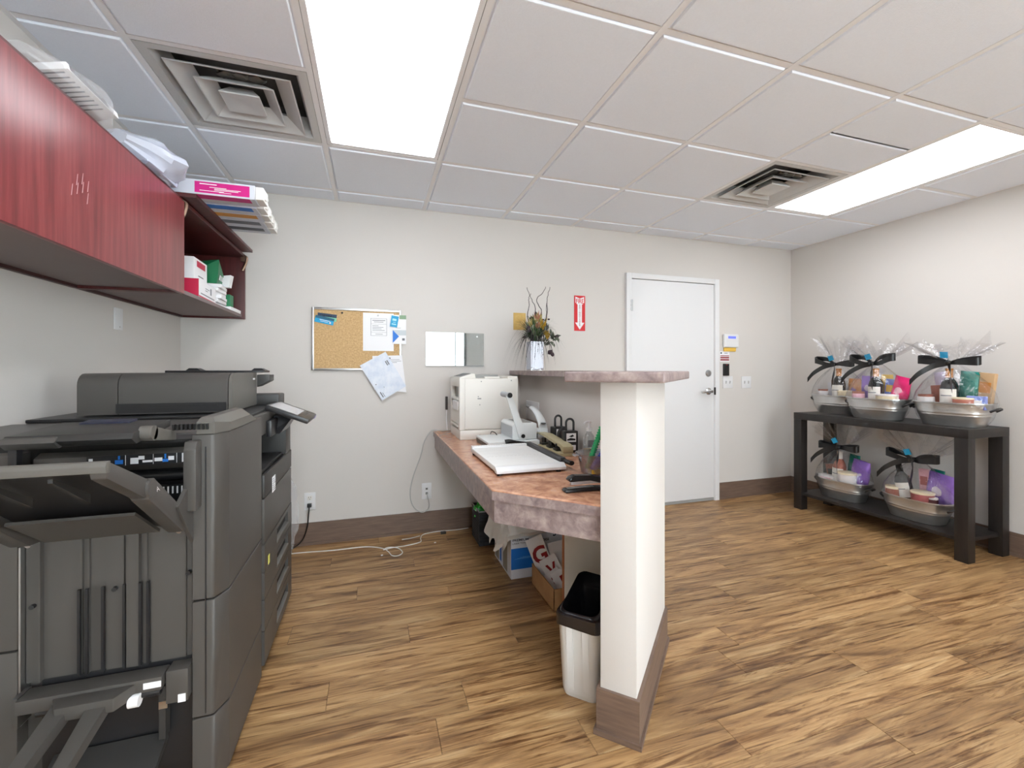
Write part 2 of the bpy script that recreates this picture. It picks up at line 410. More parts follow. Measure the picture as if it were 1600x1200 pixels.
# ---- suspended ceiling: tees and tiles on a 2 ft grid, lights and diffusers in their bays
T = .6096; GX0, GY1 = -.852, 2.529
ceil = struct(MB().box(ROOM_X0 - .1, ROOM_X1 + .1, ROOM_Y0 - .1, ROOM_Y1 + .1, 2.66, 2.72).build('ceiling', mat('plenum_board', (120, 120, 120), .9), world=True))
gx = [ROOM_X0] + [GX0 + T * i for i in range(8)] + [ROOM_X1]
gy = [ROOM_Y1] + [GY1 + T - T * i for i in range(0, 11) if GY1 + T - T * i > ROOM_Y0 + .05] + [ROOM_Y0]
for x in gx[1:-1]:
    mb = MB().box(x - .012, x + .012, ROOM_Y0, ROOM_Y1, CEIL, CEIL + .002).box(x - .001, x + .001, ROOM_Y0, ROOM_Y1, CEIL + .002, CEIL + .038)
    mb.build('grid_bar', M_tee, ceil, world=True, smooth=0)
for bx in ((ROOM_X0, ROOM_X1, ROOM_Y1 - .02, ROOM_Y1), (ROOM_X0, ROOM_X0 + .02, ROOM_Y0, ROOM_Y1), (ROOM_X1 - .02, ROOM_X1, ROOM_Y0, ROOM_Y1), (ROOM_X0, ROOM_X1, ROOM_Y0, ROOM_Y0 + .02)):
    MB().box(*bx, CEIL - .0012, CEIL + .0012).build('wall_angle', M_tee, ceil, world=True, smooth=0)
lights_bays = {}
def bay(i, j): return gx[i], gx[i + 1], gy[j + 1], gy[j]
skip = set()
LIGHTS = [(2, 2), (7, 2), (2, 6), (7, 6), (4, 6)]      # bay column, first bay row
VENTS = [(1, 2), (6, 2)]
for c_, r_ in LIGHTS: skip |= {(c_, r_), (c_, r_ + 1)}
skip |= set(VENTS)
tile_cache = {}
def tile(x0, x1, y0, y1):
    key = (round(x1 - x0, 3), round(y1 - y0, 3)); hx, hy = (x1 - x0) / 2 - .0135, (y1 - y0) / 2 - .0135
    if hx < .01 or hy < .01: return
    if key not in tile_cache:
        R = lambda d, z: [(-hx + d, -hy + d, z), (hx - d, -hy + d, z), (hx - d, hy - d, z), (-hx + d, hy - d, z)]
        o = MB().rings([R(-.008, .018), R(-.008, .003), R(.0050, .003), R(.0080, -.0035), R(.0105, -.0048)], cap0=True).build('ceiling_tile', M_ctile, ceil, smooth=0)
        tile_cache[key] = o
    else:
        o = tile_cache[key].copy(); COL.objects.link(o); o.parent = ceil
    o.location = Vector(((x0 + x1) / 2, (y0 + y1) / 2, CEIL)) - ceil.location
for i in range(len(gx) - 1):
    for j in range(len(gy) - 1):
        if (i, j) in skip: continue
        x0, x1, y0, y1 = bay(i, j)
        if (i, j) == (6, 3):                     # this bay is filled with two cut halves
            ym = (y0 + y1) / 2
            tile(x0, x1, ym - .012, y1); tile(x0, x1, y0, ym + .012)
            continue
        tile(x0, x1, y0, y1)

for j in range(1, len(gy) - 1):           # cross tees run bay by bay and leave out the long light panels
    for i in range(len(gx) - 1):
        if any(c_ == i and j == r_ + 1 for c_, r_ in LIGHTS): continue
        a_, b2_, yv = gx[i] + .001, gx[i + 1] - .001, gy[j]
        MB().box(a_, b2_, yv - .012, yv + .012, CEIL + .0006, CEIL + .0026).box(a_, b2_, yv - .001, yv + .001, CEIL + .0026, CEIL + .038).build('grid_bar', M_tee, ceil, world=True, smooth=0)

light_labels = ['lit white ceiling light panel nearest the red wall cabinet', 'lit white ceiling light panel above the black console table',
                'lit ceiling light panel behind the viewer above the left wall side', 'lit ceiling light panel behind the viewer above the right wall side',
                'lit ceiling light panel behind the viewer in the middle of the ceiling']
for (c_, r_), lb in zip(LIGHTS, light_labels):
    x0, x1, y1 = gx[c_], gx[c_ + 1], gy[r_]; y0 = gy[r_ + 2]
    t = thing('ceiling_light', lb, 'ceiling light', ((x0 + x1) / 2, (y0 + y1) / 2, CEIL + .001), group='fluorescent ceiling lights')
    a, b, c2, d = x0 + .013, x1 - .013, y0 + .013, y1 - .013
    fr = MB()
    for q in ((a, a + .022, c2, d), (b - .022, b, c2, d), (a + .022, b - .022, c2, c2 + .022), (a + .022, b - .022, d - .022, d)):
        fr.box(*q, CEIL + .001, CEIL + .03, bev=.002, seg=1)
    fr.box(a, b, c2, d, CEIL + .03, CEIL + .10)
    fr.build('frame', M_tee, t, world=True)
    MB().box(a + .022, b - .022, c2 + .022, d - .022, CEIL + .006, CEIL + .012).build('lens', M_lens, t, world=True)

def vent(c_, r_, lb):
    x0, x1, y0, y1 = bay(c_, r_); cx, cy = (x0 + x1) / 2, (y0 + y1) / 2
    t = thing('air_vent', lb, 'air vent', (cx, cy, CEIL), group='square ceiling air vents')
    sq = lambda h, z: [(-h, -h, z), (h, -h, z), (h, h, z), (-h, h, z)]
    H = T / 2 - .0135
    MB().rings([sq(H, .0005), sq(H - .008, -.001), sq(H - .035, .002), sq(H - .046, .022), sq(H - .05, .10)], cap0=False, cap1=False).build('flange', M_ventw, t)
    MB().rings([sq(H, .003), sq(H, .16)], cap0=False).build('duct_box', M_duct, t)
    for o_, i_, zo, zi in ((.222, .150, -.006, .040), (.145, .088, -.012, .034)):
        MB().rings([sq(i_, zi + .003), sq(o_, zo + .003), sq(o_ + .002, zo), sq(o_ - .004, zo - .001), sq(i_, zi)], cap0=False, cap1=False).build('louvre_ring', M_ventw, t)
    MB().rings([sq(.045, .028), sq(.078, -.012), sq(.076, -.016), sq(.035, -.012), sq(.02, -.006)], cap0=True).build('centre_cone', M_ventw, t)
    cr = MB()
    for k in range(3): cr.blob((-.04 + .06 * k, -.12, .035), (.035, .02, .012), 2, amp=.6, freq=2.5, seed=k)
    cr.build('duct_foil', mat('crumpled_foil', (120, 118, 114), .3, .8), t)
vent(1, 2, 'square white ceiling air vent beside the light panel nearest the red cabinet')
vent(6, 2, 'square white ceiling air vent at the end of the light panel above the console table')

# ---- half wall, baseboards, door
HW = [(1.13, 3.334), (1.13, 1.71), (.73, 1.31), (.815, 1.225), (1.25, 1.66), (1.25, 3.334)]
struct(MB().prism(HW, -.003, 1.178, bev=.003).build('wall_middle', M_wall, world=True))
def baseboard(name, pts, d=.011):
    mb = MB(); band(pts, d, 0, .152, mb=mb); band(pts, d + .008, 0, .018, mb=mb)
    struct(mb.build(name, M_base, world=True))
baseboard('baseboard_middle', [HW[0], HW[1], HW[2], HW[3], HW[4], HW[5]][::1], .011)
baseboard('baseboard_back', [(ROOM_X0, ROOM_Y1), (1.11, ROOM_Y1)])
baseboard('baseboard_hall', [(1.27, ROOM_Y1), (2.09, ROOM_Y1)])
baseboard('baseboard_corner', [(3.095, ROOM_Y1), (ROOM_X1, ROOM_Y1)])
baseboard('baseboard_right', [(ROOM_X1, ROOM_Y1 - .012), (ROOM_X1, ROOM_Y0 + .012)])
baseboard('baseboard_left', [(ROOM_X0, ROOM_Y0 + .012), (ROOM_X0, ROOM_Y1 - .012)])
baseboard('baseboard_rear', [(ROOM_X1, ROOM_Y0), (ROOM_X0, ROOM_Y0)])

DY = ROOM_Y1
door = struct(MB().box(2.152, 3.036, DY - .020, DY - .001, .028, 2.012, bev=.002).build('door_1', M_white, world=True))
fr = MB()
for a in ((2.096, 2.148), (3.040, 3.090)): fr.box(*a, DY - .034, DY, 0, 2.062, bev=.003)
fr.box(2.148, 3.040, DY - .034, DY, 2.016, 2.062, bev=.003)
for a in ((2.142, 2.151), (3.037, 3.044)): fr.box(*a, DY - .024, DY, 0, 2.02)
fr.build('door_frame', M_white, door, world=True)
MB().box(2.152, 3.036, DY - .022, DY, .003, .026, 0).build('door_sweep', M_beiged, door, world=True)
for z in (1.73, 1.0, .25):
    h = MB(); h.cyl((2.147, DY - .036, z), (2.147, DY - .036, z + .10), .007)
    for k in range(3): h.box(2.135, 2.156, DY - .0365, DY - .0345, z + .005 + .033 * k, z + .03 + .033 * k)
    h.build('hinge', M_steel, door, world=True)
d = MB(); d.lathe([(.032, 0), (.030, .008), (.024, .013), (0, .013)], M=Matrix.Translation((2.972, DY - .021, 1.185)) @ Matrix.Rotation(PI / 2, 4, 'X'))
d.box(2.968, 2.976, DY - .040, DY - .030, 1.168, 1.202)
d.build('deadbolt', M_steel, door, world=True)
h = MB(); h.lathe([(.034, 0), (.032, .006), (.018, .012), (.013, .05), (0, .05)], M=Matrix.Translation((2.972, DY - .021, 1.018)) @ Matrix.Rotation(PI / 2, 4, 'X'))
h.tube(spline([(2.972, DY - .066, 1.018), (2.94, DY - .07, 1.018), (2.90, DY - .066, 1.014), (2.865, DY - .06, 1.012)]), .010, 10)
h.build('door_lever', M_chrome, door, world=True)
MB().box(3.030, 3.046, DY - .037, DY - .030, .985, 1.055, bev=.002).build('strike_plate', M_black, door, world=True)
# ------------------------------------------------------------------ desk and ledge on the half wall
lg = thing('laminate_ledge', 'mauve grey mottled laminate ledge capping the half wall', 'ledge', (1.19, 2.2, 1.178))
MB().prism([(1.04, 3.333), (1.04, 1.762), (.602, 1.324), (.828, 1.098), (1.35, 1.62), (1.35, 3.333)], 1.1785, 1.2125, bev=.007, seg=3).build('ledge_top', M_lam, lg, world=True)
dk = thing('corner_desk', 'built-in laminate desk with a cut corner along the half wall', 'desk', (.8, 2.4, 0))
MB().prism([(.44, 3.333), (.44, 1.632), (.748, 1.326), (1.129, 1.709), (1.129, 3.333)], .7155, .755, bev=.006, seg=3).build('desk_top', [M_lamtop], dk, world=True)
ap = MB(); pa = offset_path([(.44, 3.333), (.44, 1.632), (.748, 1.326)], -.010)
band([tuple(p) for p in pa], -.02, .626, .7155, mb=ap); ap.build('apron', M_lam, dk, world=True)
eg = MB(); band([(.4392, 3.333), (.4392, 1.6316), (.7474, 1.3254)], -.0015, .7155, .7490, mb=eg); eg.build('edge_strip', M_lam, dk, world=True)  # carries the cooler light tint of the slab edge as colour
MB().box(.806, 1.117, 1.765, 1.783, 0, .7155).build('support_panel', mat('grey_white_melamine', (222, 218, 208), .5), dk, world=True)
MB().box(.803, .806, 1.765, 1.783, 0, .7155).build('edge_band', mat('orange_brown_edge', (160, 96, 58), .5), dk, world=True)

# ------------------------------------------------------------------ red wall cabinets with what lies on and in them
CX, CZ0, CZ1 = -.81, 1.556, 1.985
def carcass(t, y0, y1, md):
    f, bk = CX + .0, ROOM_X0 + .002
    MB().box(bk, f - .019, y0, y1, CZ0 + .012, CZ0 + .03).build('bottom_board', M_under, t, world=True)
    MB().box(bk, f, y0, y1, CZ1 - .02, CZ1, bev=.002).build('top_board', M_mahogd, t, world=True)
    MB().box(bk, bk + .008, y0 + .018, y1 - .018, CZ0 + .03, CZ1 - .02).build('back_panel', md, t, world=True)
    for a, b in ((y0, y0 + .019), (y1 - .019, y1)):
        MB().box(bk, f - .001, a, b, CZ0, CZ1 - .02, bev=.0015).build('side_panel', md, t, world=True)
    MB().box(bk, bk + .018, y0 + .019, y1 - .019, CZ0 - .0, CZ0 + .012).build('hanging_rail', mat('dark_red_rail', (56, 20, 20), .5), t, world=True)
    return t
t = thing('wall_cabinet', 'red mahogany wall cabinet with its flap door closed', 'cabinet', (-.995, 1.75, CZ0), group='red wall cabinets')
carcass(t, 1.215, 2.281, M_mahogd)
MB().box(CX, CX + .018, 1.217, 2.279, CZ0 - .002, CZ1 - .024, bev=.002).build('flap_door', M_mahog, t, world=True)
sc = MB()
for k in range(7):
    yy, zz = 1.515 + .012 * k + .01 * (k % 2), 1.70 + .012 * ((k * 3) % 5)
    sc.quad([(CX + .0186, yy, zz), (CX + .0186, yy + .004, zz + .002), (CX + .0186, yy + .009, zz + .035), (CX + .0186, yy + .006, zz + .034)])
sc.build('scuff_mark', mat('pale_scuff', (196, 150, 152), .6), t, world=True)
t = thing('wall_cabinet', 'red mahogany wall cabinet standing open with its flap door lifted over the top', 'cabinet', (-.995, 2.8, CZ0), group='red wall cabinets')
carcass(t, 2.285, 3.331, M_mahogd)
MB().box(CX - .001, CX + .001, 2.286, 2.306, CZ0, CZ1 - .02).build('front_edge', M_mahog, t, world=True)
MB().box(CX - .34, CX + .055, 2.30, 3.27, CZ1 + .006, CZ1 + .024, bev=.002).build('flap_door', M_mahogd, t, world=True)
for yy in (2.31, 3.30):
    h = MB(); h.tube(spline([(CX - .02, yy, CZ1 - .01), (CX + .012, yy, CZ1 - .02), (CX + .008, yy, CZ1 - .06), (CX - .012, yy, CZ1 - .11)]), .006, 6, flat=1.4)
    h.box(CX - .02, CX + .004, yy - .008, yy + .008, CZ1 - .05, CZ1 - .01)
    h.build('hinge_arm', mat('bronze_hinge', (120, 96, 80), .35, .8), t, world=True)

# toner boxes in a row on the lifted flap, sticking out over the front
zt = CZ1 + .024
specs = [('magenta', M_mag, 2.30, -.487), ('blue', M_blue, 2.425, -.51), ('orange', mat('print_orange', (214, 148, 58), .5), 2.535, -.515),
         ('grey', mat('print_grey', (108, 112, 124), .5), 2.645, -.525), ('dark grey', mat('print_dark_grey', (78, 80, 92), .5), 2.755, -.53)]
for nm, pm, y0, x1 in specs:
    y1 = y0 + .100; x0 = -1.0; h = .066
    t = thing('toner_box', f'long white toner box with a {nm} label on the open red cabinet', 'box', ((x0 + x1) / 2, (y0 + y1) / 2, zt), group='toner boxes on the open cabinet')
    MB().box(x0, x1 - .035, y0, y1, zt, zt + h, bev=.0015, seg=1).build('carton', mat('pale_grey_carton', (206, 210, 220), .55), t, world=True)
    mb = MB(); mb.box(x1 - .034, x1, y0 + .004, y1 - .004, zt + .003, zt + h - .003, bev=.004, seg=2)
    mb.box(x1 - .006, x1 + .006, y0 + .02, y0 + .05, zt + .012, zt + .045, bev=.003); mb.cyl((x1 - .002, y1 - .03, zt + .03), (x1 + .005, y1 - .03, zt + .03), .009)
    mb.build('end_cap', mat('white_toner_cap', (228, 226, 222), .5), t, world=True)
    d = MB()
    d.decal([(x0, y0, zt), (x1 - .035, y0, zt), (x1 - .035, y0, zt + h), (x0, y0, zt + h)], [(.50, .12, .955, .88)])
    d.decal([(x0, y1, zt), (x1 - .035, y1, zt), (x1 - .035, y0, zt), (x0, y0, zt)], [(.50, .45, .955, 1.0)])
    d.build('print_label', pm, t, world=True)
    if nm == 'magenta':
        d = MB(); q = [(x0, y0 - .0004, zt), (x1 - .035, y0 - .0004, zt), (x1 - .035, y0 - .0004, zt + h), (x0, y0 - .0004, zt + h)]
        d.decal(q, [(.54, .70, .68, .76), (.62, .52, .76, .56), (.66, .44, .88, .48), (.66, .36, .86, .40), (.54, .26, .74, .30), (.70, .22, .80, .25)])
        stuff(d.build('print_line', M_paper, t, world=True))

def plastic_bag(name, label, pts, r, m, seed, cat='plastic bag', inner=None):
    """a lumpy bag loosely following a line of points, each with its own radii"""
    from mathutils import noise
    R = []; n = 22
    for i, (p, rr) in enumerate(zip(pts, r)):
        ring = []
        for k in range(n):
            a = 2 * PI * k / n
            w = 1 + .10 * noise.noise(Vector((math.cos(a) * 9, math.sin(a) * 9, i * 2.1 + seed))) + .30 * noise.noise(Vector((math.cos(a) * 1.9, math.sin(a) * 1.9, i * .55 + seed)))+ .12 * noise.noise(Vector((math.cos(a) * 5, math.sin(a) * 5, i * 1.3 + seed)))
            ring.append((p[0] + rr[0] * w * math.cos(a), p[1] + rr[2] * .4 * math.sin(3 * a + seed) * .3, max(p[2] + rr[1] * w * math.sin(a), r[0][3])))
        R.append(ring)
    t = thing(name, label, cat, pts[len(pts) // 2][:2] + (r[0][3],))
    MB().rings(R).build('bag_film', m, t, world=True, smooth=24)
    return t
def milky(name, col, clear, bscale=16):
    m = mat(name, col, .25, spec=.6, bump=1.0, bscale=bscale); nt = m.node_tree; b = nt.nodes['Principled BSDF']
    b.inputs['Alpha'].default_value = clear; b.inputs['Transmission Weight'].default_value = 0
    return m
M_bag = milky('milky_bag_film', (226, 232, 246), .55)
M_bag2 = milky('clear_bag_film', (236, 238, 242), .26)
z0 = CZ1 + .001
def bagpts(y0, y1, n, xc, zc): return [(xc, y0 + (y1 - y0) * i / (n - 1), zc) for i in range(n)]
n = 9
rad = [(.015 + .115 * math.sin(PI * (i + .5) / n), .012 + .062 * math.sin(PI * (i + .5) / n), .02, z0) for i in range(n)]
plastic_bag('parts_bag', 'milky plastic bag lying beside the magenta toner box on the cabinets', bagpts(1.88, 2.285, n, -.86, z0 + .055), rad, M_bag, 3.1)
ib = thing('bagged_part', 'pale blue grey packet inside the milky bag on the closed cabinet', 'packet', (-.87, 2.1, z0))
MB().box(-.95, -.79, 1.95, 2.22, z0 + .004, z0 + .06, bev=.02).build('packet', mat('pale_blue_packet', (196, 206, 226), .5, bump=.8, bscale=25), ib, world=True)
rad = [(.01 + .075 * math.sin(PI * (i + .5) / n), .012 + .040 * math.sin(PI * (i + .5) / n), .02, z0) for i in range(n)]
plastic_bag('document_bag', 'clear plastic bag with printed papers on the closed cabinet', bagpts(1.42, 1.80, n, -.85, z0 + .042), rad, M_bag2, 8.7)
pp = thing('paper_bundle', 'bundle of white printed papers inside the clear bag on the closed cabinet', 'papers', (-.84, 1.6, z0))
Mt = Matrix.Translation((-.845, 1.60, z0 + .042)) @ Matrix.Rotation(-.25, 4, 'Y')
mb = MB(); mb.box(-.06, .06, -.11, .14, -.010, .010, bev=.003, M=Mt); mb.build('sheets', M_paper, pp, world=True)
d = MB()
for k in range(9): d.box(-.05, .045, -.10 + .022 * k, -.094 + .022 * k, -.0112, -.0106, M=Mt)
for k in range(9): d.box(.0601, .0606, -.10, .12 - .02 * (k % 3), -.008 + .0018 * k, -.0074 + .0018 * k, M=Mt)
stuff(d.build('print_line', M_ink, pp, world=True))

# things on the shelf of the open cabinet
zs = CZ0 + .030
def carton(name, label, cat, c, size, rz, m, decals=(), group=None, tilt=None):
    t = thing(name, label, cat, c, rz, group, rot=tilt)
    x, y_, z = size[0] / 2, size[1] / 2, size[2]
    b = MB().box(-x, x, -y_, y_, 0, z, bev=.0015, seg=1); b.build('carton', m, t)
    faces = {'f': [(-x, -y_, 0), (x, -y_, 0), (x, -y_, z), (-x, -y_, z)], 'r': [(x, -y_, 0), (x, y_, 0), (x, y_, z), (x, -y_, z)],
             'l': [(-x, y_, 0), (-x, -y_, 0), (-x, -y_, z), (-x, y_, z)], 't': [(-x, -y_, z), (x, -y_, z), (x, y_, z), (-x, y_, z)]}
    for nm, fc, rects, mm in decals:
        stuff_ = MB().decal(faces[fc], rects).build(nm, mm, t)
    return t
M_pink = mat('print_crimson', (196, 30, 70), .5)
carton('supply_box', 'white box with a crimson patterned end at the bottom left of the open cabinet', 'box', (-.920, 2.70, zs), (.17, .31, .088), .06, M_paper,
       [('print_panel', 'f', [(.0, .0, 1, 1)], M_pink), ('print_line', 'r', [(.1, .2, .9, .26), (.35, .5, .5, .54), (.35, .62, .6, .66), (.65, .4, .72, .8)], M_ink), ('print_stripe', 'r', [(0, 0, 1, .08)], M_pink)])
carton('supply_box', 'white box with a small crimson label lying on the crimson ended box', 'box', (-.935, 2.665, zs + .089), (.16, .20, .112), .03, M_paper,
       [('print_panel', 'r', [(.2, .62, .85, .9)], M_pink), ('print_line', 'r', [(.3, .2, .7, .25)], M_ink)])
st = thing('paper_stack', 'loose stack of white papers right of the crimson ended box', 'papers', (-.905, 2.97, zs))
mb = MB()
for k in range(6): mb.box(-.10, .05 + .010 * (k % 3), -.085, .09, .021 * k, .021 * k + .020, M=Matrix.Rotation(.1 * (k % 3) - .08, 4, 'Z'), bev=.003, seg=1)
mb.build('sheets', M_paper, st)
fd = thing('file_folder', 'white folder lying flat at the right end of the open cabinet', 'folder', (-.90, 3.18, zs))
MB().box(-.12, .07, -.095, .12, 0, .022, bev=.003).build('cover', M_paper, fd)
gr = thing('binder_box', 'small dark green box standing on the shelf beside the white papers', 'box', (-.90, 3.14, zs + .023))
MB().box(-.10, .06, -.035, .035, 0, .075, bev=.002).build('carton', M_green, gr)
gp = thing('chip_packet', 'crumpled green packet on top of the white papers in the cabinet', 'packet', (-.90, 2.95, zs + .127))
mb = MB(); mb.rings([[(-.05, -.06, 0), (.05, -.055, 0), (.045, .05, .005), (-.05, .06, .005)], [(-.06, -.07, .06), (.06, -.06, .065), (.055, .055, .06), (-.06, .06, .06)], [(-.07, -.02, .125), (.065, -.065, .135), (.06, -.050, .135), (-.07, -.01, .125)]])
mb.build('wrapper', M_green, gp, smooth=0)
d = MB(); d.decal([(.0525, -.055, .015), (.0475, .045, .015), (.057, .045, .058), (.062, -.055, .06)], [(.1, .2, .35, .8), (.45, .2, .6, .8), (.68, .2, .9, .8)], .004); d.build('print_mark', M_paper, gp)
wp = thing('paper_flap', 'white folded paper piece leaning against the green packet', 'paper', (-.838, 3.03, zs + .127))
MB().rings([[(-.03, -.02, 0), (.02, -.02, 0), (.02, .02, 0), (-.03, .02, 0)], [(-.04, -.03, .06), (.03, -.035, .07), (.03, .03, .075), (-.04, .03, .05)]]).build('folded_sheet', M_paper, wp, smooth=0)

# ------------------------------------------------------------------ copier with finisher
def at_y(u, yv):
    r = (u - 800) / 682.5; c, s = math.cos(YAW), math.sin(YAW)
    return yv * (r * c + s) / (-r * s + c)
cp = thing('office_copier', 'large dark grey office copier standing under the red wall cabinets', 'copier', (-.79, 2.22, 0))
FX = -.405
MB().box(-1.14, FX - .024, 1.92, 2.52, .035, .80, bev=.008).build('body', M_cop, cp, world=True)
MB().box(-1.12, FX - .03, 1.93, 2.51, 0, .035).build('plinth', M_copd, cp, world=True)
MB().box(FX - .012, FX + .002, 1.925, 2.518, .715, .805, bev=.005).build('front_panel', M_copm, cp, world=True)
MB().box(FX - .012, FX + .001, 1.925, 2.518, .535, .710, bev=.003).build('front_door', M_cop, cp, world=True)
for z0_, z1_ in ((.425, .531), (.318, .421), (.195, .314), (.06, .191)):
    dr = MB(); zc = (z0_ + z1_) / 2; xb = FX - .012; xf = FX + .002; ya, yb = 2.16, 2.42
    for q in ((1.925, ya, z0_, z1_), (yb, 2.518, z0_, z1_), (ya, yb, z0_, zc - .022), (ya, yb, zc + .034, z1_)): dr.box(xb, xf, *q)
    d_ = dr.build('paper_drawer', M_cop, cp, world=True)
    MB().box(xb - .006, xb + .0006, ya, yb, zc - .022, zc + .034).build('handle_recess', M_dark, d_, world=True)
    MB().prism([(xf + .003, zc - .026), (xf + .003, zc - .018), (xb, zc - .012), (xb, zc - .026)], ya - .004, yb + .004, 'y', bev=.001).build('handle_lip', M_copl, d_, world=True)
nb = MB().box(FX + .002, FX + .003, 2.06, 2.12, .70, .765); nb.build('paper_sticker', M_paper, cp, world=True)
d = MB()
for k in range(6): d.box(FX + .003, FX + .0034, 2.068, 2.112 - .008 * (k % 3), .708 + .009 * k, .711 + .009 * k)
stuff(d.build('print_line', M_ink, cp, world=True))
MB().box(FX + .002, FX + .003, 1.985, 2.01, .43, .465).build('yellow_sticker', mat('yellow_sticker', (226, 222, 110), .5), cp, world=True)
MB().box(-1.12, FX - .12, 1.95, 2.5, .80, .95).build('inner_housing', M_copd, cp, world=True)
MB().box(-1.12, FX - .02, 1.95, 2.40, .80, .815).build('output_tray', M_copm, cp, world=True)
MB().prism([(2.39, .80), (2.515, .80), (2.515, .965), (2.49, .99), (2.43, .99), (2.39, .95)], FX - .16, FX - .002, 'x', bev=.004).build('front_column', M_copm, cp, world=True)
MB().box(-1.13, FX - .03, 1.925, 2.515, .945, 1.035, bev=.006).build('scanner', M_cop, cp, world=True)
MB().box(-1.13, FX - .045, 1.925, 2.515, 1.035, 1.047, bev=.003).build('scanner_rim', M_copd, cp, world=True)
MB().box(FX - .03, FX - .008, 2.10, 2.5, .93, 1.0, bev=.006).build('arm_mount', M_copd, cp, world=True)
# document feeder
fa = MB()
prof = [(1.985, 1.052), (1.985, 1.16)] + [(1.985 + .045 * (1 - math.cos(a)), 1.16 + .045 * math.sin(a)) for a in [PI / 2 * k / 5 for k in range(1, 6)]] + [(2.37, 1.205), (2.37, 1.052)]
fa.prism(prof, -1.02, -.90, 'x'); o = fa.build('feeder_end_cover', M_cop, cp, world=True)
MB().prism(prof, -.897, -.545, 'x').build('feeder_cover', M_cop, cp, world=True)
MB().prism([(a - .001 if a < 2 else a, b) for a, b in prof], -.542, -.53, 'x').build('feeder_side', M_copl, cp, world=True)
MB().box(-.905, -.55, 1.9835, 1.99, 1.056, 1.092).build('feeder_slot_panel', M_copd, cp, world=True)
MB().box(-.80, -.58, 1.9826, 1.984, 1.080, 1.083).build('feeder_slot', M_black, cp, world=True)
MB().box(-.531, -.529, 2.30, 2.335, 1.172, 1.18).build('status_light', M_paper, cp, world=True)
tr = MB(); tr.box(-.90, -.50, 2.37, 2.50, 1.205, 1.215, bev=.003); o = tr.build('feeder_tray', M_copd, cp, world=True)
for x in (-.80, -.53): MB().rings([[(x - .03, 2.40, 1.215), (x + .03, 2.40, 1.215), (x + .03, 2.47, 1.215), (x - .03, 2.47, 1.215)], [(x - .02, 2.41, 1.226), (x + .012, 2.41, 1.226), (x + .012, 2.46, 1.226), (x - .02, 2.46, 1.226)]]).build('paper_guide', M_copd, o, world=True)
MB().prism([(-.53, 1.135), (-.475, 1.165), (-.475, 1.195), (-.53, 1.195)], 2.372, 2.47, 'y', bev=.003).build('feeder_tab', M_copm, cp, world=True)
MB().box(-.60, -.435, 2.37, 2.515, 1.046, 1.10, bev=.008).build('hinge_cover', M_copm, cp, world=True)
# control panel on its arm
MP = Matrix.Translation((-.365, 2.30, 1.018)) @ Matrix.Rotation(.39, 4, 'Y')
pn = MB().box(-.095, .095, -.135, .135, -.012, .012, bev=.007, M=MP).build('control_panel', M_copd, cp, world=True)
MB().box(-.082, .040, -.120, .095, .0120, .0126, M=MP).build('touch_screen', mat('grey_screen', (196, 196, 198), .15), pn, world=True)
kb = MB()
for k in range(6): kb.box(.055, .066, -.11 + .03 * k, -.096 + .03 * k, .012, .0135, M=MP, bev=.001, seg=1)
kb.box(.05, .085, .085, .125, .012, .0132, M=MP)
kb.build('panel_keys', M_copl, pn, world=True)
MB().box(.07, .097, .09, .13, -.01, .006, M=MP).build('card_reader', mat('violet_grey_plastic', (150, 146, 190), .4), pn, world=True)
MB().rings([[(-.45, 2.2, .93), (-.40, 2.2, .93), (-.40, 2.42, .93), (-.45, 2.42, .93)], [(-.43, 2.24, 1.01), (-.36, 2.24, .99), (-.36, 2.38, .99), (-.43, 2.38, 1.01)]]).build('panel_arm', M_copd, cp, world=True)

# ---- finisher
fn = thing('copier_finisher', 'dark grey finisher with an upswept tray docked to the copier', 'copier finisher', (-.79, 1.68, 0))
XL, XR = -.862, -.489            # the corrugated bay between the two posts
FR = -.41
MB().box(-1.15, FR - .02, 1.49, 1.915, .10, .80, bev=.004).build('body', M_cop, fn, world=True)
MB().box(-1.13, FR - .03, 1.50, 1.91, 0, .10).build('plinth', M_copd, fn, world=True)
MB().prism([(1.536, .80), (1.915, .80), (1.915, 1.02), (1.536, 1.02)], -1.15, FR - .02, 'x').build('upper_body', M_copm, fn, world=True)
MB().box(-1.16, FR - .06, 1.515, 1.916, 1.018, 1.034, bev=.004).build('top_cover', M_cop, fn, world=True)
# front doors with their chamfer at the near corner, three tiers
def door_poly(): return [(-.487, 1.452), (-.44, 1.452), (-.432, 1.456), (FR, 1.51), (FR, 1.91), (FR - .02, 1.91), (FR - .02, 1.50), (-.487, 1.50)]
MB().prism(door_poly(), .565, 1.035, bev=.002, seg=1).build('front_door', M_cop, fn, world=True)
MB().prism(door_poly(), .232, .560, bev=.002, seg=1).build('lower_door', M_cop, fn, world=True)
MB().prism(door_poly(), .03, .227, bev=.002, seg=1).build('base_panel', M_cop, fn, world=True)
MB().box(-.4545, -.4515, 1.4505, 1.46, .24, 1.0).build('post_seam', M_copd, fn, world=True)
hd = MB(); hd.rings([[(-.475, 1.45, 1.036), (-.43, 1.45, 1.036), (FR + .002, 1.51, 1.036), (FR + .002, 1.83, 1.036), (-.475, 1.83, 1.036)],
                     [(-.475, 1.45, 1.07), (-.43, 1.45, 1.07), (FR + .002, 1.51, 1.062), (FR + .002, 1.74, 1.062), (-.475, 1.83, 1.075)],
                     [(-.47, 1.47, 1.082), (-.44, 1.47, 1.082), (-.43, 1.54, 1.086), (-.43, 1.72, 1.086), (-.47, 1.80, 1.084)]])
hd.build('front_hood', M_copl, fn, world=True, smooth=20)
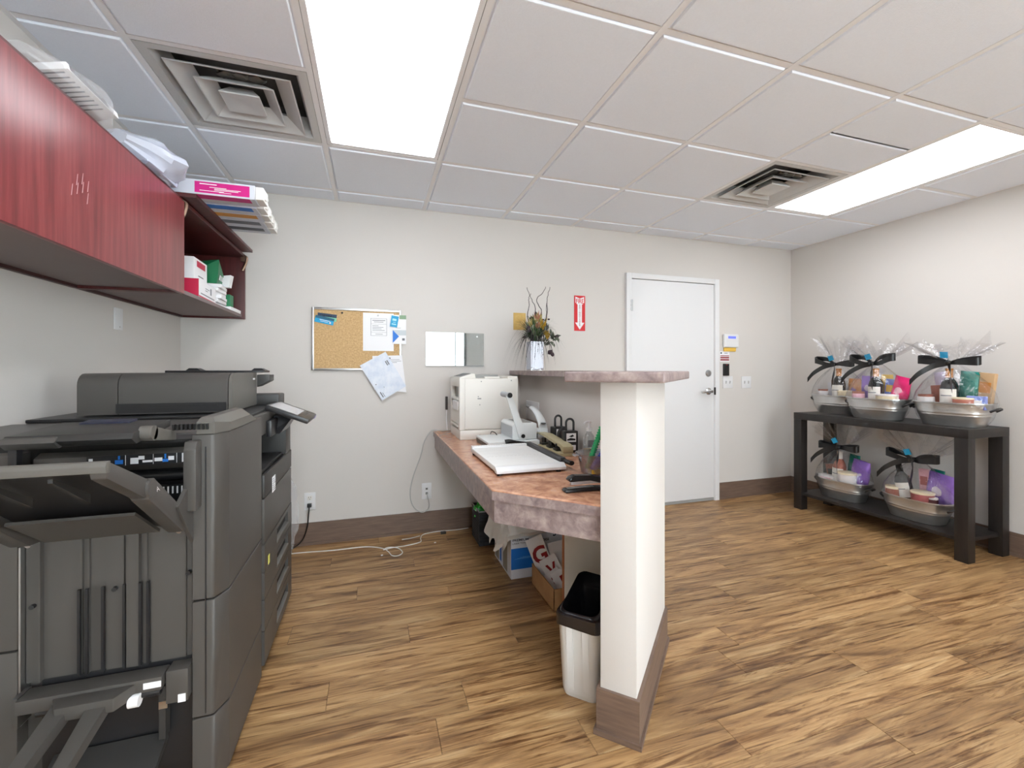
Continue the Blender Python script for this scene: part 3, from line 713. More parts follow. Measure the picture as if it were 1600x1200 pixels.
# left post and the bright edge strip
MB().prism([(-1.15, 1.452), (-.868, 1.452), (-.868, 1.50), (-1.15, 1.50)], .50, 1.0, bev=.003).build('left_cover', M_cop, fn, world=True)
MB().prism([(-1.15, 1.452), (-.868, 1.452), (-.868, 1.50), (-1.15, 1.50)], .03, .495, bev=.003).build('left_lower_cover', M_cop, fn, world=True)
MB().box(-.867, -.863, 1.455, 1.49, .30, .76).build('edge_strip', M_steel, fn, world=True)
# corrugated end panel: flat sheet, raised ribs and deep slots
YP = 1.472
us = [at_y(u, YP) for u in (40, 62, 66, 123, 129, 136, 140, 161, 166, 194, 199, 219, 224, 230, 236, 286, 291, 303)]
dep = [0, 0, 1, 0, 1, 0, 1, 1, 0, 1, 0, 1, 0, 1, 0, 0, 1]
pts = []
front = [(XL, YP)]
for i, dd in enumerate(dep):
    yv = YP - (.007 if i % 3 == 1 else 0) if dd == 0 else YP + .006
    front += [(us[i] + .0006, yv), (us[i + 1] - .0006, yv)]
front.append((XR, YP))
poly = front + [(XR, 1.492), (XL, 1.492)]
MB().prism(poly, .40, .80).build('corrugated_panel', M_cop, fn, world=True, smooth=0)
sl = MB()
for u in (126, 138, 163, 196, 221, 233):
    x = at_y(u, YP); sl.box(x - .003, x + .003, 1.462, 1.47, .40, .63)
stuff(sl.build('panel_slots', M_copd, fn, world=True))
for u, z in ((53, .60), (181, .62), (296, .64)):
    x = at_y(u, YP); MB().cyl((x, 1.474, z), (x, 1.462, z), .006, 10).build('screw', M_copd, fn, world=True)
# exit bay: sloped throat panel, dark roller slot, pictogram strip, rollers
MB().prism([(1.47, 1.022), (1.475, 1.012), (1.50, .995), (1.52, .945), (1.53, .945), (1.53, 1.03), (1.50, 1.03)], XL, XR - .002, 'x', bev=.002).build('throat_panel', M_copm, fn, world=True)
MB().prism([(1.488, .997), (1.462, .985), (1.462, .965), (1.50, .935), (1.52, .94)], XL + .02, XR - .02, 'x', bev=.002).build('throat_lip', M_cop, fn, world=True)
q = [(-.73, 1.4615, .957), (-.50, 1.4615, .957), (-.50, 1.4615, .985), (-.73, 1.4615, .985)]
lb = MB().decal(q, [(0, 0, 1, 1)], .0006).build('pictogram_label', M_copd, fn, world=True)
d = MB(); d.decal(q, [(.02, .55, .06, .8), (.06, .3, .18, .45), (.42, .1, .5, .7), (.5, .5, .56, .85), (.54, .2, .64, .4), (.66, .25, .74, .6), (.80, .3, .86, .7), (.94, .05, .99, .95), (.37, 0, .376, 1), (.645, 0, .65, 1), (.885, 0, .89, 1)], .0012)
stuff(d.build('pictogram_white', M_paper, lb, world=True))
d = MB(); d.decal(q, [(.27, .15, .35, .55), (.30, .6, .32, .95), (.74, .15, .80, .45), (.76, .5, .78, .95)], .0012); stuff(d.build('pictogram_blue', M_blue, lb, world=True))
MB().box(XL, XR, 1.52, 1.535, .80, .95).build('throat_back', M_copd, fn, world=True)
for z in (.915, .86): MB().cyl((XL + .03, 1.50, z), (XR - .02, 1.50, z), .016, 12).build('exit_roller', M_black, fn, world=True)
rl = MB()
for k in range(7): rl.box(-.575 + .011 * k, -.572 + .011 * k, 1.473, 1.476, .868, .888)
stuff(rl.build('ruler_marks', M_paper, fn, world=True))
MB().box(-.59, XR, 1.476, 1.49, .845, .892).build('ruler_plate', M_black, fn, world=True)
MB().prism([(1.408, .83), (1.452, .83), (1.452, 1.02), (1.418, 1.02), (1.408, 1.0)], XR - .004, XR + .026, 'x', bev=.004).build('tray_lift_cover', M_cop, fn, world=True)
MB().prism([(1.43, .86), (1.452, .86), (1.452, 1.03), (1.43, 1.03)], XL - .012, XL + .006, 'x', bev=.003).build('tray_rail', M_copd, fn, world=True)
# small upper tray
ut = MB(); ut.prism([(1.285, 1.052), (1.30, 1.066), (1.50, 1.076), (1.50, 1.056), (1.31, 1.036)], -.80, -.555, 'x', bev=.003)
o = ut.build('upper_tray', M_copm, fn, world=True)
MB().prism([(1.28, 1.05), (1.29, 1.062), (1.33, 1.064), (1.33, 1.04), (1.30, 1.034)], -.80, -.70, 'x', bev=.003).build('tray_extension', M_cop, o, world=True)
MB().prism([(1.45, 1.078), (1.49, 1.082), (1.49, 1.073), (1.45, 1.072)], -.74, -.63, 'x').build('stack_flag', mat('dark_blue_plastic', (36, 40, 60), .4), o, world=True)
pv = MB(); pv.cyl((-.558, 1.34, 1.058), (-.53, 1.34, 1.058), .019, 16); pv.prism([(1.33, 1.04), (1.35, 1.072), (1.47, 1.045), (1.47, 1.02)], -.555, -.53, 'x', bev=.003)
pv.build('tray_pivot', M_copl, o, world=True)
rb = MB()
for k in range(9): rb.box(-.53 + .010 * k, -.525 + .010 * k, 1.44, 1.455, 1.05, 1.066)
stuff(rb.build('brush_teeth', M_black, fn, world=True))
# big stacking tray swept up towards the viewer
lower = [(1.455, .775), (1.455, .80), (1.26, .945), (1.235, .965), (1.205, .962), (1.20, .945), (1.21, .92), (1.40, .78)]
upper = [(1.225, .962), (1.055, 1.040), (1.046, 1.028), (1.052, 1.006), (1.205, .925)]
ty = thing('stacking_tray', 'x', 'x'); bpy.data.objects.remove(ty)
tray = MB().prism([(1.452, .800), (1.225, .955), (1.06, 1.034), (1.055, 1.026), (1.22, .945), (1.452, .785)], XL + .05, XR - .035, 'x').build('stacking_tray', M_copd, fn, world=True)
for x0, x1 in ((XL + .01, XL + .05), (XR - .035, XR - .0)):
    mb = MB(); mb.prism(lower, x0, x1, 'x', bev=.003); mb.prism(upper, x0 + .004, x1 - .004, 'x', bev=.003); mb.cyl((x0 - .002, 1.222, .943), (x1 + .002, 1.222, .943), .022, 16)
    mb.build('tray_arm', M_cop, tray, world=True)
MB().prism([(1.062, 1.040), (1.05, 1.040), (1.044, 1.032), (1.046, 1.018), (1.06, 1.016)], XL + .01, XR - .003, 'x', bev=.002).build('tray_lip', M_copl, tray, world=True)  # same plastic as the tray arms; its lit look is painted as lighter grey
MB().prism([(1.42, .786), (1.29, .872), (1.286, .866), (1.416, .780)], XL + .07, XR - .06, 'x').build('tray_underside', M_cop, tray, world=True)
rb = MB()
for x in (-.80, -.70, -.60): rb.prism([(1.20, .945), (1.08, 1.006), (1.08, .998), (1.20, .925)], x, x + .008, 'x')
stuff(rb.build('tray_ribs', M_copm, tray, world=True))
MB().prism([(1.455, .73), (1.455, .92), (1.35, .86)], XR - .004, XR + .006, 'x').build('tray_bracket', M_cop, tray, world=True)
for x in (XL + .03, XR - .02): MB().cyl((x, 1.44, .778), (x, 1.425, .772), .006, 8).build('screw', M_steel, tray, world=True)
lettering('size_mark', 'A', (XR - .001, 1.25, .935), (0, 1, 0), (0, -.5, .85), .016, M_paper, tray, off=.002)
# fold tray at the foot
MB().box(XL + .03, XR, 1.478, 1.50, .10, .40).build('foot_recess', M_copd, fn, world=True)
ft = MB().box(XL + .01, XR - .055, 1.415, 1.47, .352, .388, bev=.004).build('fold_tray', M_cop, fn, world=True)
MB().box(XL - .004, XL + .008, 1.43, 1.48, .31, .388, bev=.003).build('tray_end', M_cop, fn, world=True)
MB().box(XR - .052, XR, 1.43, 1.48, .30, .39, bev=.003).build('tray_end', M_cop, fn, world=True)
MB().prism([(-.78, 1.42), (-.60, 1.42), (-.63, 1.37), (-.75, 1.37)], .345, .380, bev=.004).build('arm_block', M_cop, ft, world=True)
for xa, xb in ((-.745, -.765), (-.665, -.675)):
    mb = MB(); P0, P1 = Vector((xa, 1.40, .362)), Vector((xb, 1.24, .300))
    w = Vector((.022, 0, 0)); h = Vector((0, .006, .016))
    mb.rings([[P0 - w - h, P0 + w - h, P0 + w + h, P0 - w + h], [P1 - w * .7 - h, P1 + w * .7 - h, P1 + w * .7 + h, P1 - w * .7 + h]])
    o = mb.build('tray_arm', M_cop, ft, world=True)
    MB().box(xb - .015, xb + .015, 1.228, 1.242, .288, .318, bev=.003).build('arm_tip', M_copl, o, world=True)
for a, b in ((XL + .05, -.77), (-.60, XR - .06)): MB().cyl((a, 1.425, .345), (b, 1.425, .345), .010, 10).build('tray_rod', M_copd, ft, world=True)
kn = MB(); kn.cyl((-.613, 1.41, .34), (-.590, 1.41, .34), .016, 12); kn.build('white_knob', M_paper, ft, world=True)
MB().box(-.585, -.545, 1.4135, 1.415, .362, .378).build('white_label', M_paper, ft, world=True)
MB().box(-.512, -.494, 1.4285, 1.43, .30, .322).build('white_label', M_paper, fn, world=True)
MB().box(-.56, -.545, 1.44, 1.47, .20, .345).build('tray_post', M_copm, fn, world=True)
MB().box(-.56, -.54, 1.438, 1.44, .285, .305).build('post_plate', M_steel, fn, world=True)
MB().prism([(1.47, .20), (1.30, .12), (1.30, .105), (1.47, .18)], XL + .06, XR - .06, 'x').build('catch_tray', M_copm, fn, world=True)
# ------------------------------------------------------------------ on the back wall
WY = DY - .0005
def wq(x0, z0, x1, z1, y): return [(x0, y, z0), (x1, y, z0), (x1, y, z1), (x0, y, z1)]
cb = thing('cork_board', 'aluminium framed cork board with papers pinned on the back wall', 'cork board', (-.1, DY, 1.217))
MB().box(-.392, .190, WY - .010, WY, 1.227, 1.643).build('cork_sheet', ramp_mat('cork', [(.3, (182, 146, 100)), (.55, (206, 172, 124)), (.75, (218, 188, 142))], 90, .85, detail=4, bump=.3), cb, world=True)
cf = MB()
for q in ((-.404, -.390, 1.215, 1.655), (.188, .202, 1.215, 1.655), (-.390, .188, 1.215, 1.229), (-.390, .188, 1.641, 1.655)): cf.box(q[0], q[1], WY - .018, WY, q[2], q[3], bev=.002)
cf.build('frame', M_steel, cb, world=True)
def pin(x, z, m, lb, y=WY - .011):
    t = tag(MB().lathe([(.004, 0), (.003, .006), (.0065, .008), (.0065, .011), (0, .0125)], 10, M=Matrix.Translation((x, y, z)) @ Matrix.Rotation(PI / 2, 4, 'X')).build('push_pin', m, world=True), lb, 'push pin')
pin(-.205, 1.622, M_black, 'black push pin in the top edge of the cork board left of the white notice')
pin(-.285, 1.547, M_paper, 'white push pin beside the blue cards on the cork board')
pin(.038, 1.612, M_steel, 'silver push pin holding the white framed notice')
pin(.118, 1.302, M_black, 'black push pin holding the lower papers on the cork board')
def rot_rect(cx, cz, w, h, a, y):
    c, s = math.cos(a), math.sin(a)
    return [(cx + x * c - z * s, y, cz + x * s + z * c) for x, z in ((-w / 2, -h / 2), (w / 2, -h / 2), (w / 2, h / 2), (-w / 2, h / 2))]
def leaf_paper(name, label, cat, q, th=.0012, m=M_paper, prints=(), kind_m=M_ink):
    t = thing(name, label, cat, q[0])
    MB().sheet(q, th).build('sheet', m, t, world=True, smooth=0)
    for pn_, rects, mm in prints:
        stuff(MB().decal([Vector(p) + (Vector(q[1]) - Vector(q[0])).cross(Vector(q[3]) - Vector(q[0])).normalized() * th for p in q], rects, .0004).build(pn_, mm, t, world=True, smooth=0))
    return t
fr_ = [(.25, .40, .26, .86), (.76, .40, .77, .86), (.25, .40, .77, .405), (.25, .855, .77, .86), (.25, .49, .77, .494), (.25, .71, .77, .714), (.30, .80, .72, .815), (.30, .66, .5, .67), (.30, .62, .66, .63), (.30, .58, .6, .59), (.30, .54, .7, .55), (.4, .44, .64, .45), (.35, .76, .66, .772)]
leaf_paper('notice', 'white printed notice with a boxed text pinned on the cork board', 'notice', wq(-.066, 1.355, .148, 1.630, WY - .0115), .002, M_paper, [('print_line', fr_, M_ink)])
M_cyd = mat('deep_teal_print', (18, 92, 120), .5); M_ltg = mat('light_green_print', (130, 206, 170), .5); M_navy = mat('navy_print', (18, 46, 74), .5)
leaf_paper('business_card', 'pale green and navy card behind the blue card on the cork board', 'card', rot_rect(-.305, 1.588, .125, .050, -.10, WY - .0105), .001, M_ltg, [('print_panel', [(0, .52, 1, 1)], M_navy), ('print_line', [(.2, .68, .8, .76)], M_paper)])
leaf_paper('business_card', 'tilted bright blue card at the top left of the cork board', 'card', rot_rect(-.322, 1.566, .125, .048, -.20, WY - .0125), .001, M_cyan, [('print_panel', [(0, .62, 1, 1)], M_cyd), ('print_line', [(.25, .45, .8, .52), (.3, .25, .7, .30)], M_paper)])
leaf_paper('flyer', 'narrow white flyer with grey band and blue arrow hanging off the cork board edge', 'flyer', wq(.140, 1.408, .236, 1.620, WY - .0190), .001, M_paper,
           [('print_panel', [(0, .30, 1, .48)], mat('print_pale_grey', (196, 204, 208), .6)), ('print_green', [(.5, .86, 1, 1)], mat('print_sage', (130, 158, 128), .6)), ('print_line', [(.2, .55, .6, .56), (.7, .12, .9, .2)], M_ink)])
ar = MB(); ar.prism([(.1405, 1.415), (.185, 1.463), (.1405, 1.510)], WY - .0208, WY - .0204, 'y'); tgt = [o for o in COL.objects if o.name.startswith('flyer')][0]
ar.build('print_arrow', M_blue, tgt, world=True)
leaf_paper('tag_card', 'bright blue hang tag card pinned over the white flyer', 'card', rot_rect(.152, 1.572, .052, .082, -.16, WY - .0225), .001, M_cyan, [('print_line', [(.2, .2, .8, .3), (.2, .55, .75, .75), (.3, .4, .7, .45)], mat('print_pale_blue', (160, 220, 240), .5))])
leaf_paper('document', 'white document hanging straight below the cork board corner', 'document', [(.010, WY - .0192, 1.075), (.238, WY - .0192, 1.052), (.206, WY - .0192, 1.325), (-.002, WY - .0192, 1.318)], .001, mat('white_paper_warm', (234, 234, 238), .8), [('print_line', [(.5, .88, .9, .89), (.5, .84, .95, .85), (.55, .80, .8, .81)], M_ink)])
M_plan = ramp_mat('plan_print', [(.35, (206, 216, 232)), (.6, (228, 233, 242))], 14, .8)
leaf_paper('document', 'tilted white plan print hanging from the lower cork board edge', 'document', [(.066, WY - .022, .995), (.236, WY - .022, 1.098), (.090, WY - .022, 1.350), (-.088, WY - .022, 1.248)], .0012, M_plan,
           [('print_line', [(.80, .68, .84, .80), (.86, .68, .90, .80), (.08, .05, .12, .2), (.15, .04, .17, .16), (.3, .25, .32, .27), (.1, .4, .14, .42)], M_ink)])
# clear sign holder
ah = thing('sign_holder', 'clear acrylic double sign holder with glossy face on the back wall', 'sign holder', (.606, DY, 1.247))
MB().box(.381, .832, WY - .0035, WY - .001, 1.247, 1.503).build('back_sheet', M_acr, ah, world=True)
for a, b in ((.383, .603), (.609, .830)): MB().box(a, b, WY - .0095, WY - .0075, 1.249, 1.500, bev=.001, seg=1).build('front_sheet', M_acr, ah, world=True)
for x, z in ((.43, 1.475), (.775, 1.475)): MB().cyl((x, WY - .001, z), (x, WY - .012, z), .0055, 10).build('screw', M_steel, ah, world=True)
e_ = MB(); e_.box(.603, .609, WY - .010, WY - .001, 1.247, 1.503); e_.box(.381, .832, WY - .010, WY - .001, 1.2455, 1.249)
e_.build('sheet_edge', mat('smoky_acrylic_edge', (150, 154, 158), .2), ah, world=True)
# fire extinguisher sign
fs = thing('fire_sign', 'red and white arrow sign for a fire extinguisher', 'sign', (1.66, DY, 1.546))
MB().box(1.611, 1.712, WY - .003, WY, 1.546, 1.842).build('sign_plate', M_red, fs, world=True)
aw = MB(); zt_, zb_ = 1.828, 1.556; cx = 1.6615
aw.prism([(cx, zb_), (cx + .043, 1.615), (cx + .020, 1.615), (cx + .020, 1.766), (cx + .040, 1.782), (cx + .040, 1.832), (cx, 1.818), (cx - .040, 1.832), (cx - .040, 1.782), (cx - .020, 1.766), (cx - .020, 1.615), (cx - .043, 1.615)][::-1], WY - .0036, WY - .0031, 'y')
aw.build('arrow', M_paper, fs, world=True, smooth=0)
lettering('lettering', 'FIRE', (cx, WY - .0036, 1.796), (1, 0, 0), (0, 0, 1), .038, M_red, fs, width=.070, bold=.02)
lettering('lettering', '\n'.join('EXTINGUISHER'), (cx, WY - .0036, 1.676), (1, 0, 0), (0, 0, 1), .180, M_dred, fs, width=.016, space=.8, bold=.01)
tag(MB().box(1.075, 1.180, WY - .003, WY, 1.538, 1.676, bev=.001).build('wall_card', ramp_mat('ochre_card', [(.3, (196, 158, 84)), (.7, (216, 182, 112))], 20, .7), world=True), 'ochre yellow card on the back wall behind the flowers', 'card')
# keypad, warning label, reader, switch plates
kp = thing('alarm_keypad', 'white alarm keypad with a blue display right of the door', 'alarm keypad', (3.236, DY, 1.43))
MB().box(3.150, 3.324, WY - .030, WY, 1.428, 1.556, bev=.018, seg=4).build('housing', M_white, kp, world=True)
MB().box(3.195, 3.285, WY - .0312, WY - .030, 1.512, 1.535).build('display', mat('lit_blue_display', (96, 108, 232), .3, emit=.6), kp, world=True)
MB().box(3.165, 3.305, WY - .012, WY - .001, 1.392, 1.430, bev=.004).build('yellow_tag', M_yellow, kp, world=True)
wl = thing('warning_label', 'small white label with dark red bars beside the door frame', 'label', (3.18, DY, 1.295))
MB().box(3.124, 3.238, WY - .001, WY, 1.295, 1.392).build('sticker', M_paper, wl, world=True)
d = MB(); d.decal(wq(3.124, 1.295, 3.238, 1.392, WY - .001), [(.04, .10, .96, .26), (.04, .32, .96, .48), (.04, .54, .96, .62)], .0004); stuff(d.build('print_bar', mat('maroon_ink', (150, 66, 70), .6), wl, world=True))
d = MB(); d.decal(wq(3.124, 1.295, 3.238, 1.392, WY - .001), [(.06, .76, .2, .92), (.45, .80, .8, .85)], .0004); d.build('print_mark', M_navy, wl, world=True)
rd = thing('card_reader', 'slim black card reader above the switch plate', 'card reader', (3.187, DY, 1.162))
MB().box(3.158, 3.217, WY - .022, WY, 1.162, 1.275, bev=.004).build('housing', M_black, rd, world=True)
MB().box(3.181, 3.192, WY - .0228, WY - .022, 1.262, 1.267).build('status_light', M_red, rd, world=True)
def plate(name, label, cat, cx, cz, w, h, parts, y=WY, plane='y'):
    t = thing(name, label, cat, (cx, y, cz))
    MB().box(cx - w / 2, cx + w / 2, y - .006, y, cz - h / 2, cz + h / 2, bev=.003).build('cover_plate', M_white, t, world=True)
    parts(t, cx, cz, y); return t
def toggles(t, cx, cz, y):
    for dx in (-.023, .023):
        MB().box(cx + dx - .005, cx + dx + .005, y - .0065, y - .0055, cz - .013, cz + .013).build('switch_slot', M_beiged, t, world=True)
        MB().prism([(y - .006, cz - .006), (y - .018, cz + .006), (y - .018, cz + .011), (y - .006, cz + .008)], cx + dx - .004, cx + dx + .004, 'x').build('toggle', M_white, t, world=True)
plate('switch_plate', 'white double light switch plate under the black card reader', 'light switch', 3.214, 1.100, .116, .114, toggles)
plate('switch_plate', 'white double light switch plate standing alone right of the card reader', 'light switch', 3.437, 1.098, .116, .114, toggles)
def duplex(t, cx, cz, y):
    for dz in (.024, -.024):
        MB().box(cx - .015, cx + .015, y - .008, y - .005, cz + dz - .015, cz + dz + .015, bev=.004).build('receptacle', M_beige, t, world=True)
        s = MB()
        for dx in (-.0065, .0065): s.box(cx + dx - .0012, cx + dx + .0012, y - .0085, y - .0079, cz + dz, cz + dz + .009)
        s.box(cx - .002, cx + .002, y - .0085, y - .0079, cz + dz - .010, cz + dz - .006); s.build('slots', M_dark, t, world=True)
plate('power_outlet', 'white power outlet with a black plug low on the back wall', 'power outlet', -.417, .301, .073, .120, duplex)
def jack(t, cx, cz, y):
    for dz in (.018, -.016): MB().box(cx - .009, cx + .009, y - .008, y - .005, cz + dz - .008, cz + dz + .008).build('jack', M_beiged, t, world=True)
    MB().box(cx - .004, cx + .004, y - .0085, y - .006, cz + .014, cz + .021).build('port', M_dark, t, world=True)
plate('data_outlet', 'white data outlet with a grey cable below the desk end', 'data outlet', .388, .305, .073, .120, jack)
pc = thing('power_cable', 'black power cord plugged into the wall outlet behind the copier', 'cord', (-.417, DY - .03, .27))
MB().box(-.431, -.403, WY - .034, WY - .0085, .265, .290, bev=.004).build('plug', M_black, pc, world=True)
MB().tube(spline([(-.417, WY - .033, .27), (-.42, WY - .045, .22), (-.43, WY - .04, .13), (-.46, WY - .045, .05), (-.52, WY - .06, .006), (-.62, WY - .1, .006)]), .0045, 6).build('cable', M_black, pc, world=True)
M_cab = mat('grey_white_cable', (196, 196, 194), .5)
dc = thing('network_cable', 'grey network cable hanging from the desk end to the data outlet', 'cable', (.388, DY - .03, .29))
MB().box(.382, .394, WY - .025, WY - .0085, .284, .296).build('connector', M_beiged, dc, world=True)
MB().tube(spline([(.388, WY - .025, .29), (.394, WY - .035, .26), (.405, WY - .02, .20), (.39, WY - .014, .165), (.345, WY - .02, .155), (.29, WY - .015, .20), (.265, WY - .012, .30), (.29, WY - .012, .43), (.345, WY - .012, .58), (.37, WY - .012, .68), (.405, WY - .012, .742), (.44, WY - .02, .765), (.50, WY - .03, .7605), (.55, WY - .03, .7605)], 6), .0035, 6).build('cable', M_cab, dc, world=True)
wc = thing('floor_cable', 'white cable looped on the floor along the back wall', 'cable', (.05, 3.1, 0))
MB().tube(spline([(-.75, 3.16, .004), (-.507, 3.19, .004), (-.256, 3.165, .004), (-.05, 3.16, .004), (.06, 3.10, .004), (.10, 3.03, .0045), (.12, 2.96, .004), (.16, 2.945, .004), (.19, 2.99, .004), (.16, 3.06, .010), (.10, 3.08, .012), (.07, 3.06, .008), (.14, 3.075, .010), (.22, 3.095, .004), (.32, 3.13, .004), (.33, 3.20, .004), (.36, 3.27, .004), (.47, 3.295, .004), (.60, 3.285, .004), (.70, 3.295, .004)], 6), .0032, 6).build('cable', mat('white_cable', (226, 224, 218), .5), wc, world=True)
MB().tube(spline([(.33, 3.245, .005), (.26, 3.22, .004), (.20, 3.215, .004)], 5), .003, 6).build('cable_end', M_cab, wc, world=True)
ad = tag(MB().box(-.02, .02, -.012, .012, 0, .018, bev=.003).build('cable_clip', M_black, loc=(.50, 3.245, 0)), 'small dark clip on the floor beside the looped white cable', 'clip')
def debris(name, lb, x, y_):
    tag(MB().blob((0, 0, .004), (.009, .007, .004), 1, amp=.5).build(name, M_paper, loc=(x, y_, 0)), lb, 'scrap')
debris('paper_scrap', 'white paper scrap on the floor below the dark cable clip', .42, 3.09)
debris('paper_scrap', 'tiny white scrap on the floor left of the cable loop', .06, 2.985)
bg = plastic_bag('hanging_bag', 'clear plastic bag hanging between the copier and the back wall', [(-.515 - .015 * (i % 2), 3.20, .07 + .055 * i) for i in range(8)], [(.012 + .042 * math.sin(PI * (i + .5) / 8), .07, .02, .0) for i in range(8)], milky('thin_bag_film', (244, 246, 250), .2, 20), 5.5)
# left wall plate
t = thing('blank_plate', 'white blank wall plate under the red cabinet', 'wall plate', (ROOM_X0, 2.603, 1.41))
MB().box(ROOM_X0, ROOM_X0 + .006, 2.567, 2.640, 1.412, 1.518, bev=.003).build('cover_plate', M_white, t, world=True)
MB().cyl((ROOM_X0 + .006, 2.61, 1.427), (ROOM_X0 + .007, 2.61, 1.427), .003, 8).build('screw', M_beiged, t, world=True)

# ------------------------------------------------------------------ on the desk
ZD = .755
pr = thing('desk_printer', 'beige laser printer at the wall end of the desk', 'printer', (.75, 3.0, ZD))
px0, px1, py0, py1, pz = .545, .951, 2.837, 3.20, 1.160
b = MB(); b.prism([(px0 + .035, py0), (px1, py0), (px1, py1), (px0 + .035, py1)], ZD + .065, pz, bev=.008); b.build('housing', M_beige, pr, world=True)
MB().box(px0 + .002, px1 + .001, py0 - .002, py1, ZD, ZD + .063, bev=.005).build('base_tray', M_beige, pr, world=True)
ff = MB()     # left front with its tall opening
for q in ((py0 + .002, py0 + .05, ZD + .065, pz), (py1 - .05, py1 - .002, ZD + .065, pz), (py0 + .05, py1 - .05, pz - .055, pz), (py0 + .05, py1 - .05, ZD + .10, ZD + .20)): ff.box(px0, px0 + .036, *q, bev=.003)
ff.build('front_frame', M_beige, pr, world=True)
MB().box(px0 + .03, px0 + .036, py0 + .05, py1 - .05, ZD + .07, pz - .05).build('front_opening', M_beiged, pr, world=True)
for z in (ZD + .26, ZD + .08): MB().box(px0 - .006, px0 + .034, py0 + .055, py1 - .055, z, z + .012, bev=.002).build('paper_shelf', M_beige, pr, world=True)
MB().rings([[(px0 + .03, py0 + .02, ZD + .262), (px0 - .012, py0 + .03, ZD + .25), (px0 - .006, py0 + .06, ZD + .19), (px0 + .03, py0 + .06, ZD + .20)], [(px0 + .03, py0 + .2, ZD + .262), (px0 - .01, py0 + .22, ZD + .25), (px0 - .006, py0 + .22, ZD + .19), (px0 + .03, py0 + .2, ZD + .20)]]).build('paper_sheet', M_paper, pr, world=True)
cpn = MB().prism([(px0 + .004, pz), (px0 + .11, pz), (px0 + .105, pz + .032), (px0 + .085, pz + .034), (px0 + .004, pz + .008)], py0 + .01, py1 - .02, 'y', bev=.003).build('control_panel', M_beige, pr, world=True)
kq = [(px0 + .012, py0 + .03, pz + .0115), (px0 + .012, py1 - .06, pz + .0115), (px0 + .083, py1 - .06, pz + .0345), (px0 + .083, py0 + .03, pz + .0345)]
MB().decal(kq[::-1], [(.0, .0, 1, 1)], .001).build('key_field', mat('grey_key_field', (128, 128, 128), .4), cpn, world=True)
MB().decal(kq[::-1], [(.35, .3, .65, .7), (.1, .4, .2, .6), (.8, .2, .9, .4), (.8, .6, .9, .8)], .002).build('keys', M_black, cpn, world=True)
top = MB()
top.box(px0 + .17, px0 + .275, py0 + .004, py0 + .03, pz, pz + .012, bev=.002); top.box(px1 - .075, px1 - .004, py0 + .006, py1 - .02, pz, pz + .014, bev=.003)
top.build('top_rim', M_beige, pr, world=True)
MB().box(px0 + .115, px1 - .08, py1 - .14, py1 - .02, pz, pz + .024, bev=.003).build('output_stop', M_beiged, pr, world=True)
d = MB()
for x, z in ((.67, 1.04), (.69, 1.14), (.90, 1.145), (.68, .985), (.68, .783)): d.cyl((x, py0 - .001, z), (x, py0 - .003, z), .004, 8)
stuff(d.build('screws', M_beiged, pr, world=True))
MB().box(.665, .69, py0 - .001, py0 + .001, 1.022, 1.030).build('rating_label', M_beiged, pr, world=True)
pa_ = thing('power_adapter', 'dark plug with white cords against the wall beside the printer', 'plug', (.535, 3.3, ZD))
MB().box(.528, .544, WY - .03, WY, .915, 1.015, bev=.003).build('plug', mat('dark_brown_plastic', (60, 52, 50), .5), pa_, world=True)
MB().tube(spline([(.536, WY - .02, .92), (.534, WY - .02, .86), (.538, WY - .02, .80), (.54, WY - .03, .762)]), .005, 6).build('cord', M_paper, pa_, world=True)
wpz = thing('wall_plate', 'white wall plate on the half wall behind the binding machine', 'wall plate', (1.13, 3.03, .86))
MB().box(1.122, 1.1295, 2.90, 3.16, .845, .985, bev=.003).build('cover_plate', M_white, wpz, world=True)
# binding machine
bm = thing('binding_machine', 'grey white comb binding machine with a long lever in front of the printer', 'binding machine', (.79, 2.58, ZD))
M_bmw = mat('binder_white', (222, 226, 226), .4); M_bmg = mat('binder_grey', (172, 176, 180), .45)
MB().box(.635, .955, 2.445, 2.755, ZD + .010, ZD + .042, bev=.004).build('base', M_bmw, bm, world=True)
MB().box(.640, .945, 2.455, 2.745, ZD, ZD + .010).build('foot_plate', M_black, bm, world=True)
MB().box(.632, .640, 2.47, 2.73, ZD + .012, ZD + .030).build('comb_slot', M_black, bm, world=True)
MB().prism([(.80, ZD + .042), (.95, ZD + .042), (.95, ZD + .138), (.815, ZD + .142), (.80, ZD + .130)], 2.49, 2.745, 'y', bev=.004).build('punch_housing', M_bmw, bm, world=True)
MB().box(.7985, .8005, 2.50, 2.735, ZD + .050, ZD + .122).build('front_plate', M_bmg, bm, world=True)
MB().box(.84, .93, 2.52, 2.71, ZD + .1385, ZD + .1425).build('top_inset', M_beiged, bm, world=True)
MB().prism([(.80, ZD + .045), (.95, ZD + .045), (.95, ZD + .135), (.81, ZD + .135)], 2.482, 2.490, 'y', bev=.002).build('end_plate', M_bmw, bm, world=True)
lv = MB(); a, c2 = Vector((.855, 2.47, ZD + .068)), Vector((.768, 2.47, 1.065))
lv.rings([[c2 + Vector((-.018, -.005, 0)), c2 + Vector((.020, -.005, 0)), c2 + Vector((.020, .006, 0)), c2 + Vector((-.018, .006, 0))], [Vector((.795, 2.465, .93)), Vector((.840, 2.465, .93)), Vector((.840, 2.476, .93)), Vector((.795, 2.476, .93))],
          [a + Vector((-.026, -.006, 0)), a + Vector((.028, -.006, 0)), a + Vector((.028, .006, 0)), a + Vector((-.026, .006, 0))]])
lv.cyl((.855, 2.462, ZD + .068), (.855, 2.484, ZD + .068), .026, 18)
l_ = lv.build('lever', M_bmw, bm, world=True)
MB().cyl((.855, 2.456, ZD + .068), (.855, 2.463, ZD + .068), .012, 14).build('pivot_screw', M_black, l_, world=True)
